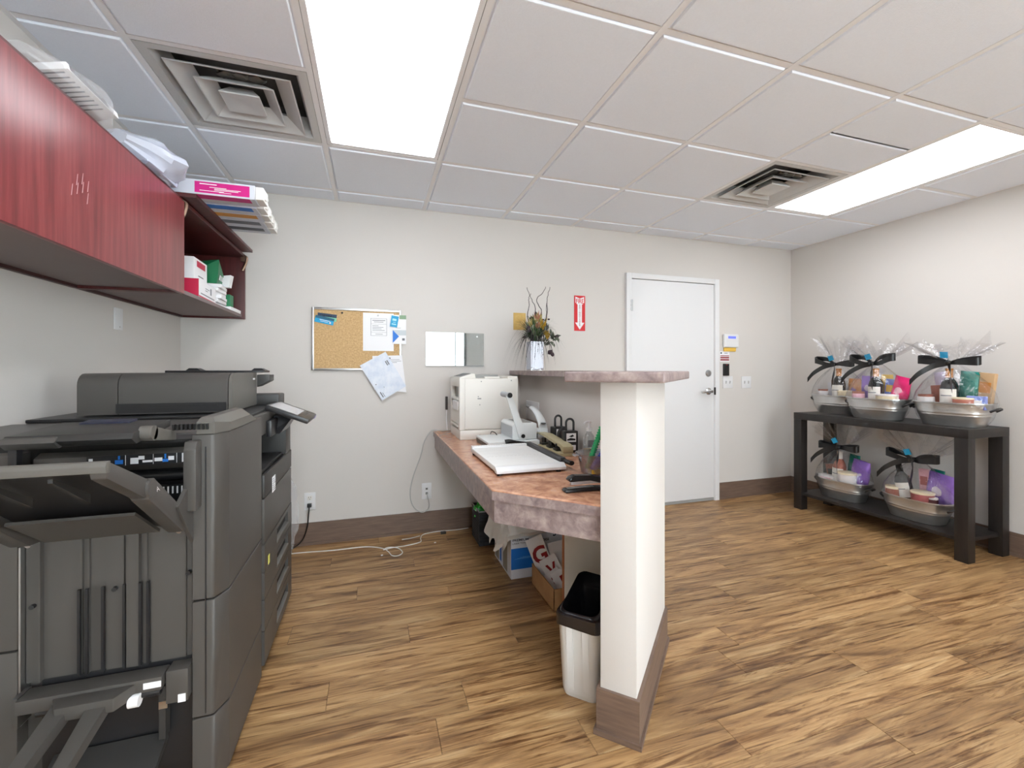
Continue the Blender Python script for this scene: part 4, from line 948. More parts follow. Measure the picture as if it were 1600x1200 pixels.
MB().cyl((.770, 2.455, 1.068), (.770, 2.60, 1.068), .017, 16).build('handle_bar', M_bmg, l_, world=True)
MB().cyl((.770, 2.450, 1.068), (.770, 2.456, 1.068), .015, 16).build('bar_cap', M_black, l_, world=True)
MB().tube(spline([(.735, 2.43, ZD + .040), (.76, 2.425, ZD + .046), (.80, 2.425, ZD + .040), (.87, 2.43, ZD + .030)]), .018, 10, r1=.006).build('comb_lever', M_black, bm, world=True)
MB().box(.72, .91, 2.415, 2.445, ZD + .005, ZD + .022, bev=.003).build('side_rail', M_bmg, bm, world=True)
tg = MB(); tg.tube(spline([(.728, 2.74, ZD + .045), (.735, 2.74, ZD + .062), (.752, 2.72, ZD + .058), (.76, 2.70, ZD + .045)]), .003, 5); tg.build('edge_clip', M_black, bm, world=True)
# curved white device
cv = thing('arm_stapler', 'white curved-arm desk device with a grey tip between binding machine and lockboxes', 'stapler', (1.03, 2.68, ZD))
R = []
for (yv, zv, w, h) in ((2.57, .80, .030, .030), (2.575, .845, .030, .034), (2.60, .885, .028, .030), (2.66, .925, .025, .024), (2.73, .950, .022, .018), (2.80, .962, .018, .013)):
    R.append([(1.03 + w * math.cos(2 * PI * k / 12), yv + h * .5 * math.sin(2 * PI * k / 12) * .8, zv + h * math.sin(2 * PI * k / 12)) for k in range(12)])
cvm = MB(); cvm.rings(R); cvm.build('arm', M_bmw, cv, world=True)
MB().box(1.0, 1.06, 2.555, 2.75, ZD, ZD + .075, bev=.012).build('body', M_bmw, cv, world=True)
MB().lathe([(.016, 0), (.016, .004), (0, .005)], 14, M=Matrix.Translation((1.03, 2.575, .878))).build('top_button', M_black, cv, world=True)
MB().rings([[(1.03 + .019 * math.cos(2 * PI * k / 10), 2.79, .962 + .013 * math.sin(2 * PI * k / 10)) for k in range(10)], [(1.03 + .014 * math.cos(2 * PI * k / 10), 2.87, .966 + .011 * math.sin(2 * PI * k / 10)) for k in range(10)]]).build('grey_tip', M_beiged, cv, world=True)
MB().box(.995, 1.005, 2.60, 2.70, ZD + .03, ZD + .06, bev=.003).build('side_lever', M_black, cv, world=True)
# hole punch
hp = thing('hole_punch', 'olive beige three-hole punch lying beside the paper trimmer', 'hole punch', (.985, 2.32, ZD))
M_ol = mat('olive_beige_enamel', (176, 166, 132), .4)
MB().box(.945, 1.03, 2.13, 2.50, ZD, ZD + .018, bev=.004).build('base', M_ol, hp, world=True)
MB().prism([(2.13, ZD + .052), (2.16, ZD + .062), (2.42, ZD + .082), (2.54, ZD + .076), (2.54, ZD + .070), (2.42, ZD + .070), (2.17, ZD + .046), (2.15, ZD + .020), (2.13, ZD + .020)], .965, 1.025, 'x', bev=.004).build('press_bar', M_ol, hp, world=True)
for yv in (2.22, 2.32, 2.43):
    hh = MB(); hh.box(.955, 1.02, yv - .026, yv + .026, ZD + .018, ZD + .032, bev=.003); hh.cyl((.975, yv, ZD + .03), (.975, yv, ZD + .058), .015, 12)
    hh.build('punch_head', mat('dark_steel', (74, 74, 72), .35, .8), hp, world=True)
# paper trimmer
pt = thing('paper_trimmer', 'white guillotine paper trimmer with a dark cutting arm on the desk front', 'paper trimmer', (.67, 2.07, ZD))
MB().prism([(.515, 1.845), (.832, 1.845), (.832, 2.33), (.515, 2.33)], ZD + .012, ZD + .036, bev=.005).build('board', mat('trimmer_white', (232, 232, 230), .4), pt, world=True)
MB().prism([(1.822, ZD + .010), (1.822, ZD + .022), (1.845, ZD + .037), (1.86, ZD + .037), (1.86, ZD + .010)], .512, .842, 'x', bev=.002).build('front_edge', M_white, pt, world=True)
rs = MB().box(.515, .832, 2.33, 2.358, ZD + .012, ZD + .046, bev=.003).build('ruler_bar', M_white, pt, world=True)
d = MB()
for k in range(20): d.box(.525 + .0145 * k, .5265 + .0145 * k, 2.333, 2.345 if k % 5 == 0 else 2.339, ZD + .046, ZD + .0464)
stuff(d.build('ruler_marks', M_ink, rs, world=True))
d = MB()
for k in range(14): d.box(.535 + .02 * k, .545 + .02 * k, 2.07, 2.072, ZD + .036, ZD + .0363)
for k in range(5): d.box(.53, .82, 1.93 + .075 * k, 1.9306 + .075 * k, ZD + .036, ZD + .0362)
stuff(d.build('grid_print', mat('pale_grid_ink', (196, 196, 192), .7), pt, world=True))
for x in (.53, .81):
    for yv in (1.84, 2.33): MB().cyl((x, yv, ZD), (x, yv, ZD + .013), .012, 10).build('rubber_foot', M_black, pt, world=True)
MB().prism([(.836, ZD + .022), (.872, ZD + .022), (.872, ZD + .042), (.862, ZD + .052), (.840, ZD + .052)], 1.88, 2.36, 'y', bev=.004).build('cutting_arm', mat('charcoal_plastic', (62, 62, 64), .45), pt, world=True)
MB().tube([(.858, 1.885, ZD + .036), (.862, 1.85, ZD + .036), (.866, 1.815, ZD + .037)], .013, 10, flat=.8).build('arm_handle', M_black, pt, world=True)
MB().decal([(.70, 2.3295, ZD + .020), (.80, 2.3295, ZD + .020), (.80, 2.3295, ZD + .045), (.70, 2.3295, ZD + .045)], [(.25, .4, .75, .62)]).build('maker_mark', M_ink, rs, world=True)
# lockboxes
def lockbox(x, yv, lb, rz):
    t = thing('key_lockbox', lb, 'lockbox', (x, yv, ZD), rz, 'black key lockboxes')
    MB().box(-.040, .040, -.028, .028, 0, .122, bev=.006, seg=3).build('body', M_black, t)
    MB().box(-.034, .036, -.030, -.027, .008, .114, bev=.001, seg=1).build('front_plate', mat('matte_black', (30, 30, 32), .6), t)
    MB().tube([(-.022, 0, .115)] + arc((0, .165), .022, PI, 0, 10) + [(.022, 0, .115)], .0065, 8).build('shackle', mat('rubber_grey', (44, 46, 48), .6), t)
    a = MB().box(-.030, .026, -.0312, -.0302, .062, .110).build('white_label', M_paper, t)
    d = MB(); d.prism([(-.026, .070), (.022, .070), (.022, .079), (-.006, .084), (-.026, .077)], -.0318, -.0313, 'y'); d.prism([(-.016, .092), (.006, .103), (.014, .094), (0, .088)], -.0318, -.0313, 'y'); d.build('label_print', M_dark, a)
    b = MB().box(-.028, .024, -.0312, -.0302, .016, .044).build('white_label', M_paper, t)
    d = MB()
    for k in range(3): d.box(-.020, .012, -.0316, -.0313, .022 + .006 * k, .0235 + .006 * k)
    stuff(d.build('print_line', M_ink, b))
lockbox(1.058, 2.245, 'black key lockbox with a shackle, the nearer of the two on the desk', -.10)
lockbox(1.068, 2.43, 'black key lockbox standing behind the nearer lockbox', .15)
bk_ = tag(MB().blob((0, 0, .02), (.03, .03, .02), 2, amp=.4).build('cable_knot', M_black, loc=(1.05, 2.335, ZD)), 'crumpled black rubber piece between the two lockboxes', 'rubber piece')
bk_.scale = (1, 1, 3.2)
# sanitiser, tub with combs, stapler
sn = thing('pump_bottle', 'clear pump bottle with a white pump head by the half wall', 'pump bottle', (1.06, 2.02, ZD))
MB().lathe([(.027, 0), (.029, .004), (.029, .10), (.024, .125), (.013, .140), (.013, .150)], 18, sx=1.1, sy=.8).build('bottle', clear_mat('clear_bottle', (232, 238, 240), .18, .7, .03), sn)
MB().lathe([(.024, .003), (.026, .05), (.026, .055), (0, .055)], 16, sx=1.1, sy=.8).build('amber_gel', mat('amber_gel', (226, 186, 110), .2), sn)
hd_ = MB(); hd_.lathe([(.015, .148), (.015, .165), (.006, .168), (.006, .188), (.012, .190), (.012, .200), (0, .203)], 14); hd_.tube([(0, 0, .195), (-.02, -.01, .196), (-.035, -.016, .190)], .006, 8)
hd_.build('pump_head', M_white, sn)
MB().box(-.018, .018, -.0245, -.0235, .07, .105).build('dark_label', mat('faded_label', (120, 124, 128), .6), sn)
tb = thing('plastic_tub', 'clear plastic tub holding binding combs beside the stapler', 'tub', (.965, 1.765, ZD))
tp = [(.068, .002), (.072, .006), (.088, .078), (.097, .083), (.099, .090), (.094, .088), (.085, .078), (.069, .008), (.0, .006)]
MB().lathe(tp, 28, sx=1, sy=.9).build('tub_wall', clear_mat('clear_tub', (216, 224, 236), .2, .7, .08), tb)
MB().box(-.115, -.09, -.02, .02, .080, .088, bev=.004).build('rim_tab', clear_mat('tub_tab', (230, 234, 240), .5, .8, .2), tb)
def comb(lb, m, p0, p1, r):
    t = thing('binding_comb', lb, 'binding comb', p0)
    P0, P1 = Vector(p0), Vector(p1); d = (P1 - P0).normalized()
    MB().tube([P0, P0.lerp(P1, .5), P1], r * .72, 10).build('spine', m, t, world=True)
    rg = MB(); n = 16
    for k in range(n):
        c = P0.lerp(P1, (k + .5) / n); rg.tube([c - d * .0035, c + d * .0035], r, 10)
    rg.build('comb_rings', m, t, world=True)
comb('green binding comb standing in the clear tub', mat('bright_green_plastic', (20, 158, 92), .3), (.915, 1.760, ZD + .02), (.990, 1.76, ZD + .205), .014)
comb('dark blue binding comb leaning in the clear tub', mat('dark_blue_shiny', (20, 56, 150), .3), (.925, 1.730, ZD + .02), (1.02, 1.72, ZD + .155), .016)
tag(MB().box(-.03, .03, -.024, .024, 0, .018, bev=.002).build('note_pad', mat('pad_yellow', (232, 196, 70), .6), loc=(.945, 1.735, ZD + .0065)), 'yellow note pad lying at the bottom of the clear tub', 'note pad')
s_ = tag(MB().box(-.03, .03, -.024, .024, 0, .02, bev=.002).build('note_pad', mat('pad_green', (60, 176, 140), .6), loc=(.985, 1.72, ZD + .0065)), 'green note pad lying at the bottom of the clear tub', 'note pad')
sp = thing('stapler', 'black stapler with a shiny top at the cut corner of the desk', 'stapler', (.70, 1.512, ZD), -.03)
MB().prism([(-.012, .002), (.165, .002), (.168, .012), (.10, .016), (-.005, .014), (-.014, .008)], -.019, .019, 'y', bev=.004).build('base', M_black, sp)
MB().box(0, .11, -.008, .008, .0145, .0165).build('anvil_plate', M_steel, sp)
MB().box(.015, .15, -.008, .008, .028, .040).build('magazine', mat('pale_steel', (196, 198, 202), .35, .7), sp)
MB().prism([(.0, .046), (.010, .058), (.03, .064), (.10, .060), (.165, .046), (.175, .030), (.175, .012), (.15, .012), (.145, .034), (.09, .042), (.01, .040)], -.018, .018, 'y', bev=.006, seg=3).build('top_arm', mat('gloss_black', (14, 15, 18), .12), sp)
# ------------------------------------------------------------------ under the desk
wb = thing('woven_basket', 'dark woven square basket with green plastic under the desk by the wall', 'basket', (.82, 3.04, 0))
wv = MB()
for k in range(12):
    z = .004 + .0195 * k; g = .0015 * (k % 2)
    wv.rings([[(x, y_, zz) for x, y_ in ((.70 - e, 2.93 - e), (.94 + e, 2.93 - e), (.94 + e, 3.15 + e), (.70 - e, 3.15 + e))] for e, zz in ((g, z), (g + .003, z + .004), (g + .003, z + .014), (g, z + .018))], cap0=False, cap1=False)
wv.rings([[(x, y_, z) for x, y_ in ((.70, 2.93), (.94, 2.93), (.94, 3.15), (.70, 3.15))] for z in (.002, .238)], cap1=False)
wv.build('woven_side', mat('blue_black_weave', (40, 42, 48), .6, bump=.8, bscale=120), wb, world=True, smooth=0)
hr = MB()
for k in range(9): hr.box(.698, .942, 2.925, 2.929, .02 + .024 * k, .022 + .024 * k)
MB().tube([(.697, 2.927, .24), (.943, 2.927, .24), (.943, 3.153, .24), (.697, 3.153, .24), (.697, 2.927, .24)], .005, 6).build('rim', mat('rim_white_wire', (176, 178, 180), .5), wb, world=True)
hr.bm.free()
gb = thing('green_wrapping', 'crumpled bright green plastic stuffed into the woven basket', 'plastic', (.82, 3.04, .15))
MB().blob((.82, 3.04, .215), (.112, .10, .095), 4, amp=.55, freq=2.6, seed=2).build('wrapping', mat('vivid_green_film', (28, 168, 40), .25), gb, world=True, smooth=25)

ct = thing('toner_carton', 'blue and white laser toner cartridge carton under the desk', 'carton', (.94, 2.6, 0))
MB().box(.765, 1.105, 2.415, 2.77, 0, .262, bev=.002, seg=1).build('carton', mat('white_carton', (226, 232, 242), .5), ct, world=True)
q = [(.765, 2.414, 0), (1.105, 2.414, 0), (1.105, 2.414, .262), (.765, 2.414, .262)]
MB().decal(q, [(0, .215, .62, .68)]).build('blue_panel', M_blue, ct, world=True)
d = MB()
for k in range(4): d.decal(q, [(.06 + .05 * k, .44 + .012 * k, .5 + .04 * k, .446 + .012 * k)], .0012)
stuff(d.build('print_streak', mat('pale_blue_print', (110, 180, 240), .5), ct, world=True))
lettering('lettering', 'PREMIUM', (.823, 2.4135, .226), (1, 0, 0), (0, 0, 1), .013, mat('slate_ink', (60, 72, 92), .6), ct, width=.098, bold=.02)
lettering('lettering', 'LASER TONER', (.823, 2.4135, .207), (1, 0, 0), (0, 0, 1), .009, mat('slate_ink', (60, 72, 92), .6), ct, width=.100)
lettering('lettering', 'CARTRIDGE', (.945, 2.4135, .210), (1, 0, 0), (0, 0, 1), .014, mat('slate_ink', (60, 72, 92), .6), ct, width=.115, bold=.02)
lg_ = MB(); lg_.lathe([(.012, 0), (.012, .0006), (.006, .0006), (.006, 0)], 18, a0=-2.4, a1=2.4, M=Matrix.Translation((1.035, 2.4135, .236)) @ Matrix.Rotation(PI / 2, 4, 'X')); lg_.prism([(1.026, .227), (1.036, .231), (1.028, .235)], 2.4130, 2.4137, 'y')
lg_.build('round_emblem', M_navy, ct, world=True)
lettering('lettering', 'C', (1.068, 2.4135, .238), (1, 0, 0), (0, 0, 1), .012, mat('slate_ink', (60, 72, 92), .6), ct)
q2 = [(.764, 2.77, 0), (.764, 2.415, 0), (.764, 2.415, .262), (.764, 2.77, .262)]
MB().decal(q2, [(.05, .05, .30, .85), (.55, .05, .80, .9)]).build('side_panel_print', mat('grey_tan_print', (150, 146, 138), .6), ct, world=True)
MB().decal(q2, [(.36, .1, .46, .8)], .0012).build('side_stripe', M_blue, ct, world=True)

# crumpled white sheet of bags over the carton
from mathutils import noise
wbg = thing('white_bag', 'crumpled white plastic bags draped over the toner carton', 'plastic bag', (.9, 2.62, .264))
mb = MB(); nx, ny = 26, 20; V = []; V2 = []
for j in range(ny):
    for i in range(nx):
        u, v = i / (nx - 1), j / (ny - 1)
        x = .655 + .42 * u + .012 * noise.noise(Vector((u * 5, v * 5, 1))); yv = 2.385 + .42 * v + .02 * noise.noise(Vector((u * 6, v * 4, 7)))
        base = .285 + .045 * math.sin(PI * min(1, u * 1.05)) * (.5 + .5 * math.sin(PI * v)) + .040 * noise.noise(Vector((u * 7, v * 6, 3))) + .016 * noise.noise(Vector((u * 17, v * 15, 5)))
        if x < .757:
            k = (.757 - x) / .10; base -= (.13 + .06 * noise.noise(Vector((v * 5, 2, 4)))) * k ** .8; x = .757 - (.757 - x) * (.55 + .3 * noise.noise(Vector((v * 6, u * 8, 9))))
        base = max(base, .266 if x > .755 else 0)
        if v < .12 and x > .74:
            base = .268 - (.12 - v) * .28 * max(0, 1 - 1.15 * u) - (0 if u < .8 else -.004); yv = min(yv, 2.408) if u < .85 else max(yv, 2.42)
        V.append(mb.bm.verts.new((x, yv, base))); V2.append(mb.bm.verts.new((x, yv, base + .004)))
for A in (V, V2):
    for j in range(ny - 1):
        for i in range(nx - 1): mb.bm.faces.new((A[j * nx + i], A[j * nx + i + 1], A[(j + 1) * nx + i + 1], A[(j + 1) * nx + i]))
mb.build('bag_film', mat('white_bag_film', (232, 230, 224), .35, spec=.6), wbg, world=True, smooth=30)

lb_ = thing('cardboard_box', 'low open cardboard box full of sign letter cards under the desk', 'box', (.985, 2.18, 0))
bx = MB(); x0, x1, y0, y1, h = .868, 1.105, 2.028, 2.345, .112
for q in ((x0, x0 + .004, y0, y1), (x1 - .004, x1, y0, y1), (x0, x1, y0, y0 + .004), (x0, x1, y1 - .004, y1)): bx.box(*q, .0, h)
bx.box(x0, x1, y0, y1, 0, .004); bx.build('box_wall', M_card, lb_, world=True)
def letter_card(ch, c, w, h, rot, roll, lb, m=M_dred):
    t = thing('letter_card', lb, 'letter card', c, rot=rot)
    R_ = Matrix.Rotation(roll, 4, 'Y')
    MB().box(-w / 2, w / 2, -.001, .001, 0, h, M=R_).build('card', M_paper, t)
    if not ch: return
    rt = R_ @ Vector((1, 0, 0)); u_ = R_ @ Vector((0, 0, 1)); p = R_ @ Vector((0, -.0012, h * .62))
    lettering('lettering', ch, p, rt, u_, h * .36, m, t, world=False, bold=.03)
letter_card('G', (.955, 2.27, .02), .10, .262, (-.26, 0, -.15), -.35, 'white sign card with a dark red letter G in the cardboard box')
letter_card('V', (.985, 2.19, .02), .10, .180, (-.38, 0, -.15), -.40, 'white sign card with a dark red letter V in the cardboard box')
letter_card('E', (1.01, 2.10, .02), .11, .150, (-.42, 0, -.2), -.45, 'white sign card with a dark red letter E in front in the box')
letter_card('S', (.975, 2.15, .02), .10, .125, (-.55, 0, -.1), -.5, 'white sign card with a dark red letter S at the left in the box')
letter_card('', (1.035, 2.28, .02), .11, .215, (-.2, 0, 0), -.12, 'white sign card behind the others in the cardboard box')

wb2 = thing('waste_bin', 'white plastic waste bin with a black liner under the desk end', 'waste bin', (.800, 1.535, 0), PI / 4)
def rr(hx, hy, z, rad=.03, wob=0):
    out = []
    for sx, sy, a in ((1, 1, 0), (-1, 1, PI / 2), (-1, -1, PI), (1, -1, 3 * PI / 2)):
        for k in range(5):
            t_ = a + PI / 2 * k / 4; out.append((sx * (hx - rad) + rad * math.cos(t_), sy * (hy - rad) + rad * math.sin(t_), z + wob * noise.noise(Vector((hx * 9 * sx, hy * 9 * sy, k + z * 30)))))
    return out
MB().rings([rr(.098, .066, .012), rr(.100, .068, .0), rr(.104, .071, .014), rr(.106, .072, .02), rr(.128, .080, .295), rr(.131, .083, .30), rr(.131, .083, .312), rr(.122, .075, .312), rr(.093, .060, .02)], cap0=True, cap1=True).build('bin_wall', mat('bin_white', (226, 226, 224), .45), wb2)
fl = MB()
for yy in (-.03, .03): fl.prism([(-.1075, .03), (-.1085, .05), (-.130, .26), (-.1345, .285), (-.128, .285), (-.104, .03)], yy - .012, yy + .012, 'y', bev=.003)
fl.build('flutes', MATS['bin_white'], wb2)
MB().rings([rr(.128, .080, .268, wob=.010), rr(.134, .087, .272, wob=.010), rr(.136, .088, .286, wob=.008), rr(.134, .087, .298, wob=.008), rr(.135, .088, .308, wob=.006), rr(.134, .086, .316, wob=.006), rr(.126, .079, .319, wob=.006), rr(.116, .070, .312, wob=.003), rr(.106, .062, .25, wob=.004), rr(.085, .050, .03)], cap0=False, cap1=True).build('bin_liner', mat('black_liner_film', (24, 24, 28), .25, spec=.8, bump=1, bscale=28), wb2)
def tent(hx, hy, k):
    return [(x, y_, .314 + k * max(0, (x + .135) / .27) ** .8 * (1 + .12 * noise.noise(Vector((x * 30, y_ * 30, k * 20))))) for x, y_, _ in rr(hx, hy, 0)]
MB().rings([tent(.126, .079, 0), tent(.123, .077, .03), tent(.115, .071, .062), tent(.114, .070, .062), tent(.121, .075, .028), tent(.115, .069, -.01)], cap0=False, cap1=False).build('liner_flap', MATS['black_liner_film'], wb2)

# ------------------------------------------------------------------ console table with gift baskets
TX0, TX1, TY0, TY1, TZ = 3.55, 3.975, 1.735, 2.925, .842
tbz = thing('console_table', 'black-brown console table with a low shelf against the right wall', 'console table', (3.76, 2.33, 0))
MB().box(TX0, TX1, TY0, TY1, TZ - .058, TZ, bev=.002).build('table_top', M_espresso, tbz, world=True)
for x in (TX0, TX1 - .072):
    for yv in (TY0, TY1 - .072): MB().box(x + .0005, x + .0715, yv + .0005, yv + .0715, 0, TZ - .058, bev=.002).build('leg', M_espresso, tbz, world=True)
MB().box(TX0 + .012, TX1 - .012, TY0 + .02, TY1 - .02, .125, .150, bev=.002).build('shelf', M_espresso, tbz, world=True)
K = 1.25
M_wine = mat('paper_label', (236, 232, 224), .7)
def basket(pos, rz, where, seed, flare=(.15, .11, .16), tagrot=0):
    rnd = random.Random(seed)
    t = thing('gift_basket', f'wrapped tin gift basket with black bow {where}', 'gift basket', pos, rz, 'wrapped gift baskets on the console table')
    t.scale = (K, K, K)
    def rim(hx, hy, z, n=32, p=2.6):
        return [(hx * math.copysign(abs(math.cos(a)) ** (2 / p), math.cos(a)), hy * math.copysign(abs(math.sin(a)) ** (2 / p), math.sin(a)), z) for a in [2 * PI * k / n for k in range(n)]]
    MB().rings([rim(.120, .074, .003), rim(.124, .078, .001), rim(.142, .091, .055), rim(.145, .094, .058), rim(.145, .094, .063), rim(.146, .094, .066), rim(.149, .097, .070), rim(.149, .097, .075), rim(.149, .096, .078), rim(.163, .104, .118), rim(.167, .108, .121), rim(.167, .108, .127), rim(.162, .103, .127), rim(.122, .076, .006)]).build('tin_tub', M_galv, t)
    for sx in (-1, 1):
        MB().tube(spline([(sx * .158, -.03, .085), (sx * .178, -.026, .098), (sx * .182, 0, .102), (sx * .178, .026, .098), (sx * .158, .03, .085)], 4), .006, 6).build('tub_handle', mat('dark_grip', (46, 44, 44), .5), t)
    # film: hugs the tub, gathers at the bow, flares out above it
    lev = [(.128, .082, .0015, 0), (.155, .100, .045, .3), (.174, .114, .125, .4), (.160, .108, .18, .8), (.126, .092, .235, 1.1), (.078, .062, .285, 1.2), (.030, .026, .330, .5), (.022, .020, .340, .3), (.035, .030, .352, .7),
           (flare[0] * .65, flare[1] * .6, .352 + flare[2] * .42, 3.2), (flare[0] * 1.15, flare[1] * 1.1, .352 + flare[2], 6.0)]
    n = 48; R = []
    for hx, hy, z, am in lev:
        ring = []
        for k, (x, y_, _) in enumerate(rim(hx, hy, z, n, 2.2)):
            a = 2 * PI * k / n; tan_ = .012 * am * (noise.noise(Vector((math.cos(a) * 3.2, math.sin(a) * 3.2, seed * 3 + z * 2))) + .7 * noise.noise(Vector((math.cos(a) * 8, math.sin(a) * 8, seed * 5 + z * 1.5))))
            f_ = 1 + tan_ / max(.03, math.hypot(x, y_)) if z > .01 else 1
            ring.append((x * f_, y_ * f_, z + (.018 * am * noise.noise(Vector((math.cos(a) * 4, math.sin(a) * 4, seed)))  if z > .36 else 0)))
        R.append(ring)
    MB().rings(R, cap0=False, cap1=False).build('cellophane_wrap', M_film, t, smooth=75)
    bw = MB()
    def ribbon(pts, w, tw=None):
        P = spline(pts, 5); A = []
        for i, p in enumerate(P):
            k = i / (len(P) - 1); ww = w * (1 if tw is None else tw(k))
            A.append([p + Vector((0, .0012, ww)), p + Vector((0, .0012, -ww)), p + Vector((0, -.0012, -ww)), p + Vector((0, -.0012, ww))])
        bw.rings(A)
    z = .338
    for s_ in (-1, 1):
        j = rnd.uniform(-.012, .026)
        ribbon([(0, .034, z), (s_ * .05, .040, z + .014 + j), (s_ * .115, .034, z + .018 + j), (s_ * .132, .046, z + .012 + j), (s_ * .115, .064, z + .006 + j), (s_ * .05, .056, z + .002), (0, .040, z - .002)], .021, lambda k: .35 + .65 * min(1, 2.6 * min(k, 1 - k)))
    bw.blob((0, .045, z), (.016, .014, .015), 2)
    ribbon([(0, .048, z), (.055, .066, z - .018), (.105, .100, z - .062), (.140, .112, z - .11)], .016)
    ribbon([(0, .048, z), (-.022, .070, z - .04), (-.035, .104, z - .085), (-.052 + rnd.uniform(-.01, .02), .122, z - .135)], .024)
    # the neck cord round the gathered film
    bw.rings([[((.026) * math.cos(2 * PI * k / 16), .024 * math.sin(2 * PI * k / 16) , zz) for k in range(16)] for zz in (z - .008, z + .008)], cap0=False, cap1=False)
    bw.build('ribbon_bow', M_ribbon, t)
    Mt = Matrix.Translation((.018, .045, z + .030)) @ Matrix.Rotation(.25 + tagrot, 4, 'Y') @ Matrix.Rotation(-.2, 4, 'X')
    MB().box(-.017, .017, -.001, .001, -.004, .030, M=Mt).build('gift_tag', M_cyan, t, smooth=0)
    return t
def at(pos, rz, p): return Vector(pos) + Matrix.Rotation(rz, 4, 'Z') @ (Vector(p) * K)
ITEM = {}
def item(name, label, cat, B, p, rz=0, tilt=(0, 0), group=None):
    pos, brz = B
    dy = {'bottle': .006, 'candle': .038, 'mug': .040, 'jar': .036}.get(cat, max(-.055, min(.040, p[1] - .045)) if p[1] < .04 else .040)
    if cat != 'tissue paper': p = (p[0] * .88, dy, p[2])
    t = thing(name, label, cat, at(pos, brz, p)); t.scale = (K, K, K); t.rotation_euler = (Matrix.Rotation(brz + rz, 4, 'Z') @ Matrix.Rotation(tilt[0], 4, 'X') @ Matrix.Rotation(tilt[1], 4, 'Y')).to_euler(); return t
def bottle(B, p, label, m=M_bottle, cap=M_orange, tilt=(0, 0), s=1):
    p = (p[0], p[1], p[2] - .016)
    t = item('wine_bottle', label, 'bottle', B, p, 0, tilt)
    MB().lathe([(.034, 0), (.038, .004), (.038, .125), (.032, .150), (.016, .178), (.0135, .190)], 18).build('bottle_glass', m, t)
    MB().lathe([(.0158, .176), (.0150, .218), (.0165, .220), (.0165, .230), (0, .231)], 14).build('neck_foil', cap, t)
    MB().lathe([(.0386, .035), (.0386, .118)], 16, a0=PI * .12, a1=PI * .88).build('label', M_wine, t)
    d = MB(); d.lathe([(.0389, .080), (.0389, .085)], 10, a0=PI * .3, a1=PI * .7); d.build('label_print', M_ink, t)
    return t
def candle(B, p, label, m, top, r=.036, h=.075, cat='candle', name='candle_cup', zz=0):
    r *= 1.22
    t = item(name, label, cat, B, p)
    MB().lathe([(r * .9, 0), (r * .94, .003), (r, h * .95), (r, h), (r * .93, h), (r * .93, h * .9), (0, h * .9)], 20).build('cup', m, t)
    MB().lathe([(r * .99, h * .92), (r * 1.03, h * .94), (r * 1.03, h * 1.06), (r * .95, h * 1.09), (0, h * 1.09)], 20).build('lid', top, t)
    return t
def jar(B, p, label, m, lid, r=.026, h=.06):
    r *= 1.2
    t = item('jar', label, 'jar', B, p)
    MB().lathe([(r * .9, 0), (r, .004), (r, h * .78), (r * .85, h * .85)], 16).build('glass', m, t)
    MB().lathe([(r * .95, h * .80), (r * .97, h), (0, h)], 16).build('lid', lid, t); return t
def pouch(B, p, label, m, w=.09, h=.13, th=.022, rz=0, tilt=(0, 0), seed=0, cat='pouch', name='snack_pouch', mark=None):
    w *= 1.12; h *= 1.05
    t = item(name, label, cat, B, p, rz, tilt)
    R = []; n = 9
    for j in range(n):
        v = j / (n - 1); k = (1 - abs(2 * v - 1) ** 3); ring = []
        for i in range(14):
            a = 2 * PI * i / 14; tt = th * k + .0015
            ring.append((w / 2 * math.copysign(abs(math.cos(a)) ** .7, math.cos(a)) * (1 + .06 * noise.noise(Vector((v * 6, a, seed)))), tt * math.sin(a) * (1 + .5 * noise.noise(Vector((math.cos(a) * 3, v * 5, seed + 3)))), h * v + .004 * noise.noise(Vector((a, v * 4, seed)))))
        R.append(ring)
    MB().rings(R).build('foil_pack', m, t, smooth=30)
    if mark is not None: MB().blob((0, th * .85, h * .45), (w * .24, .006, h * .16), 2).build('print_patch', mark, t)
    return t
def packet(B, p, label, m, size, rz=0, tilt=(0, 0), cat='box', name='gift_box', band=None):
    t = item(name, label, cat, B, p, rz, tilt)
    a, b, c = size; MB().box(-a / 2, a / 2, -b / 2, b / 2, 0, c, bev=.003).build('carton', m, t)
    if band is not None: MB().box(-a * .36, a * .36, b / 2, b / 2 + .0008, c * .35, c * .7).build('print_label', band, t)
    return t
M_lilac = mat('lilac_foil', (150, 112, 204), .3, .15, var=.25, vscale=25); M_hot = mat('hot_pink_foil', (228, 40, 116), .3, .1, var=.2, vscale=25); M_cream = mat('cream_wax', (240, 224, 190), .5)
M_peach = mat('peach_tin', (214, 130, 108), .4); M_rose = mat('dusty_rose_cup', (176, 92, 92), .45); M_brown = mat('copper_foil', (150, 76, 50), .3, .2); M_jarw = mat('milky_jar', (236, 230, 228), .4)
M_tissue = mat('pale_tissue', (214, 204, 226), .8); M_pk = mat('pale_pink_print', (232, 178, 190), .6); M_perw = mat('periwinkle_pack', (122, 140, 216), .4); M_tan = mat('tan_board', (206, 170, 128), .7)
tz = TZ + .001; sz = .151
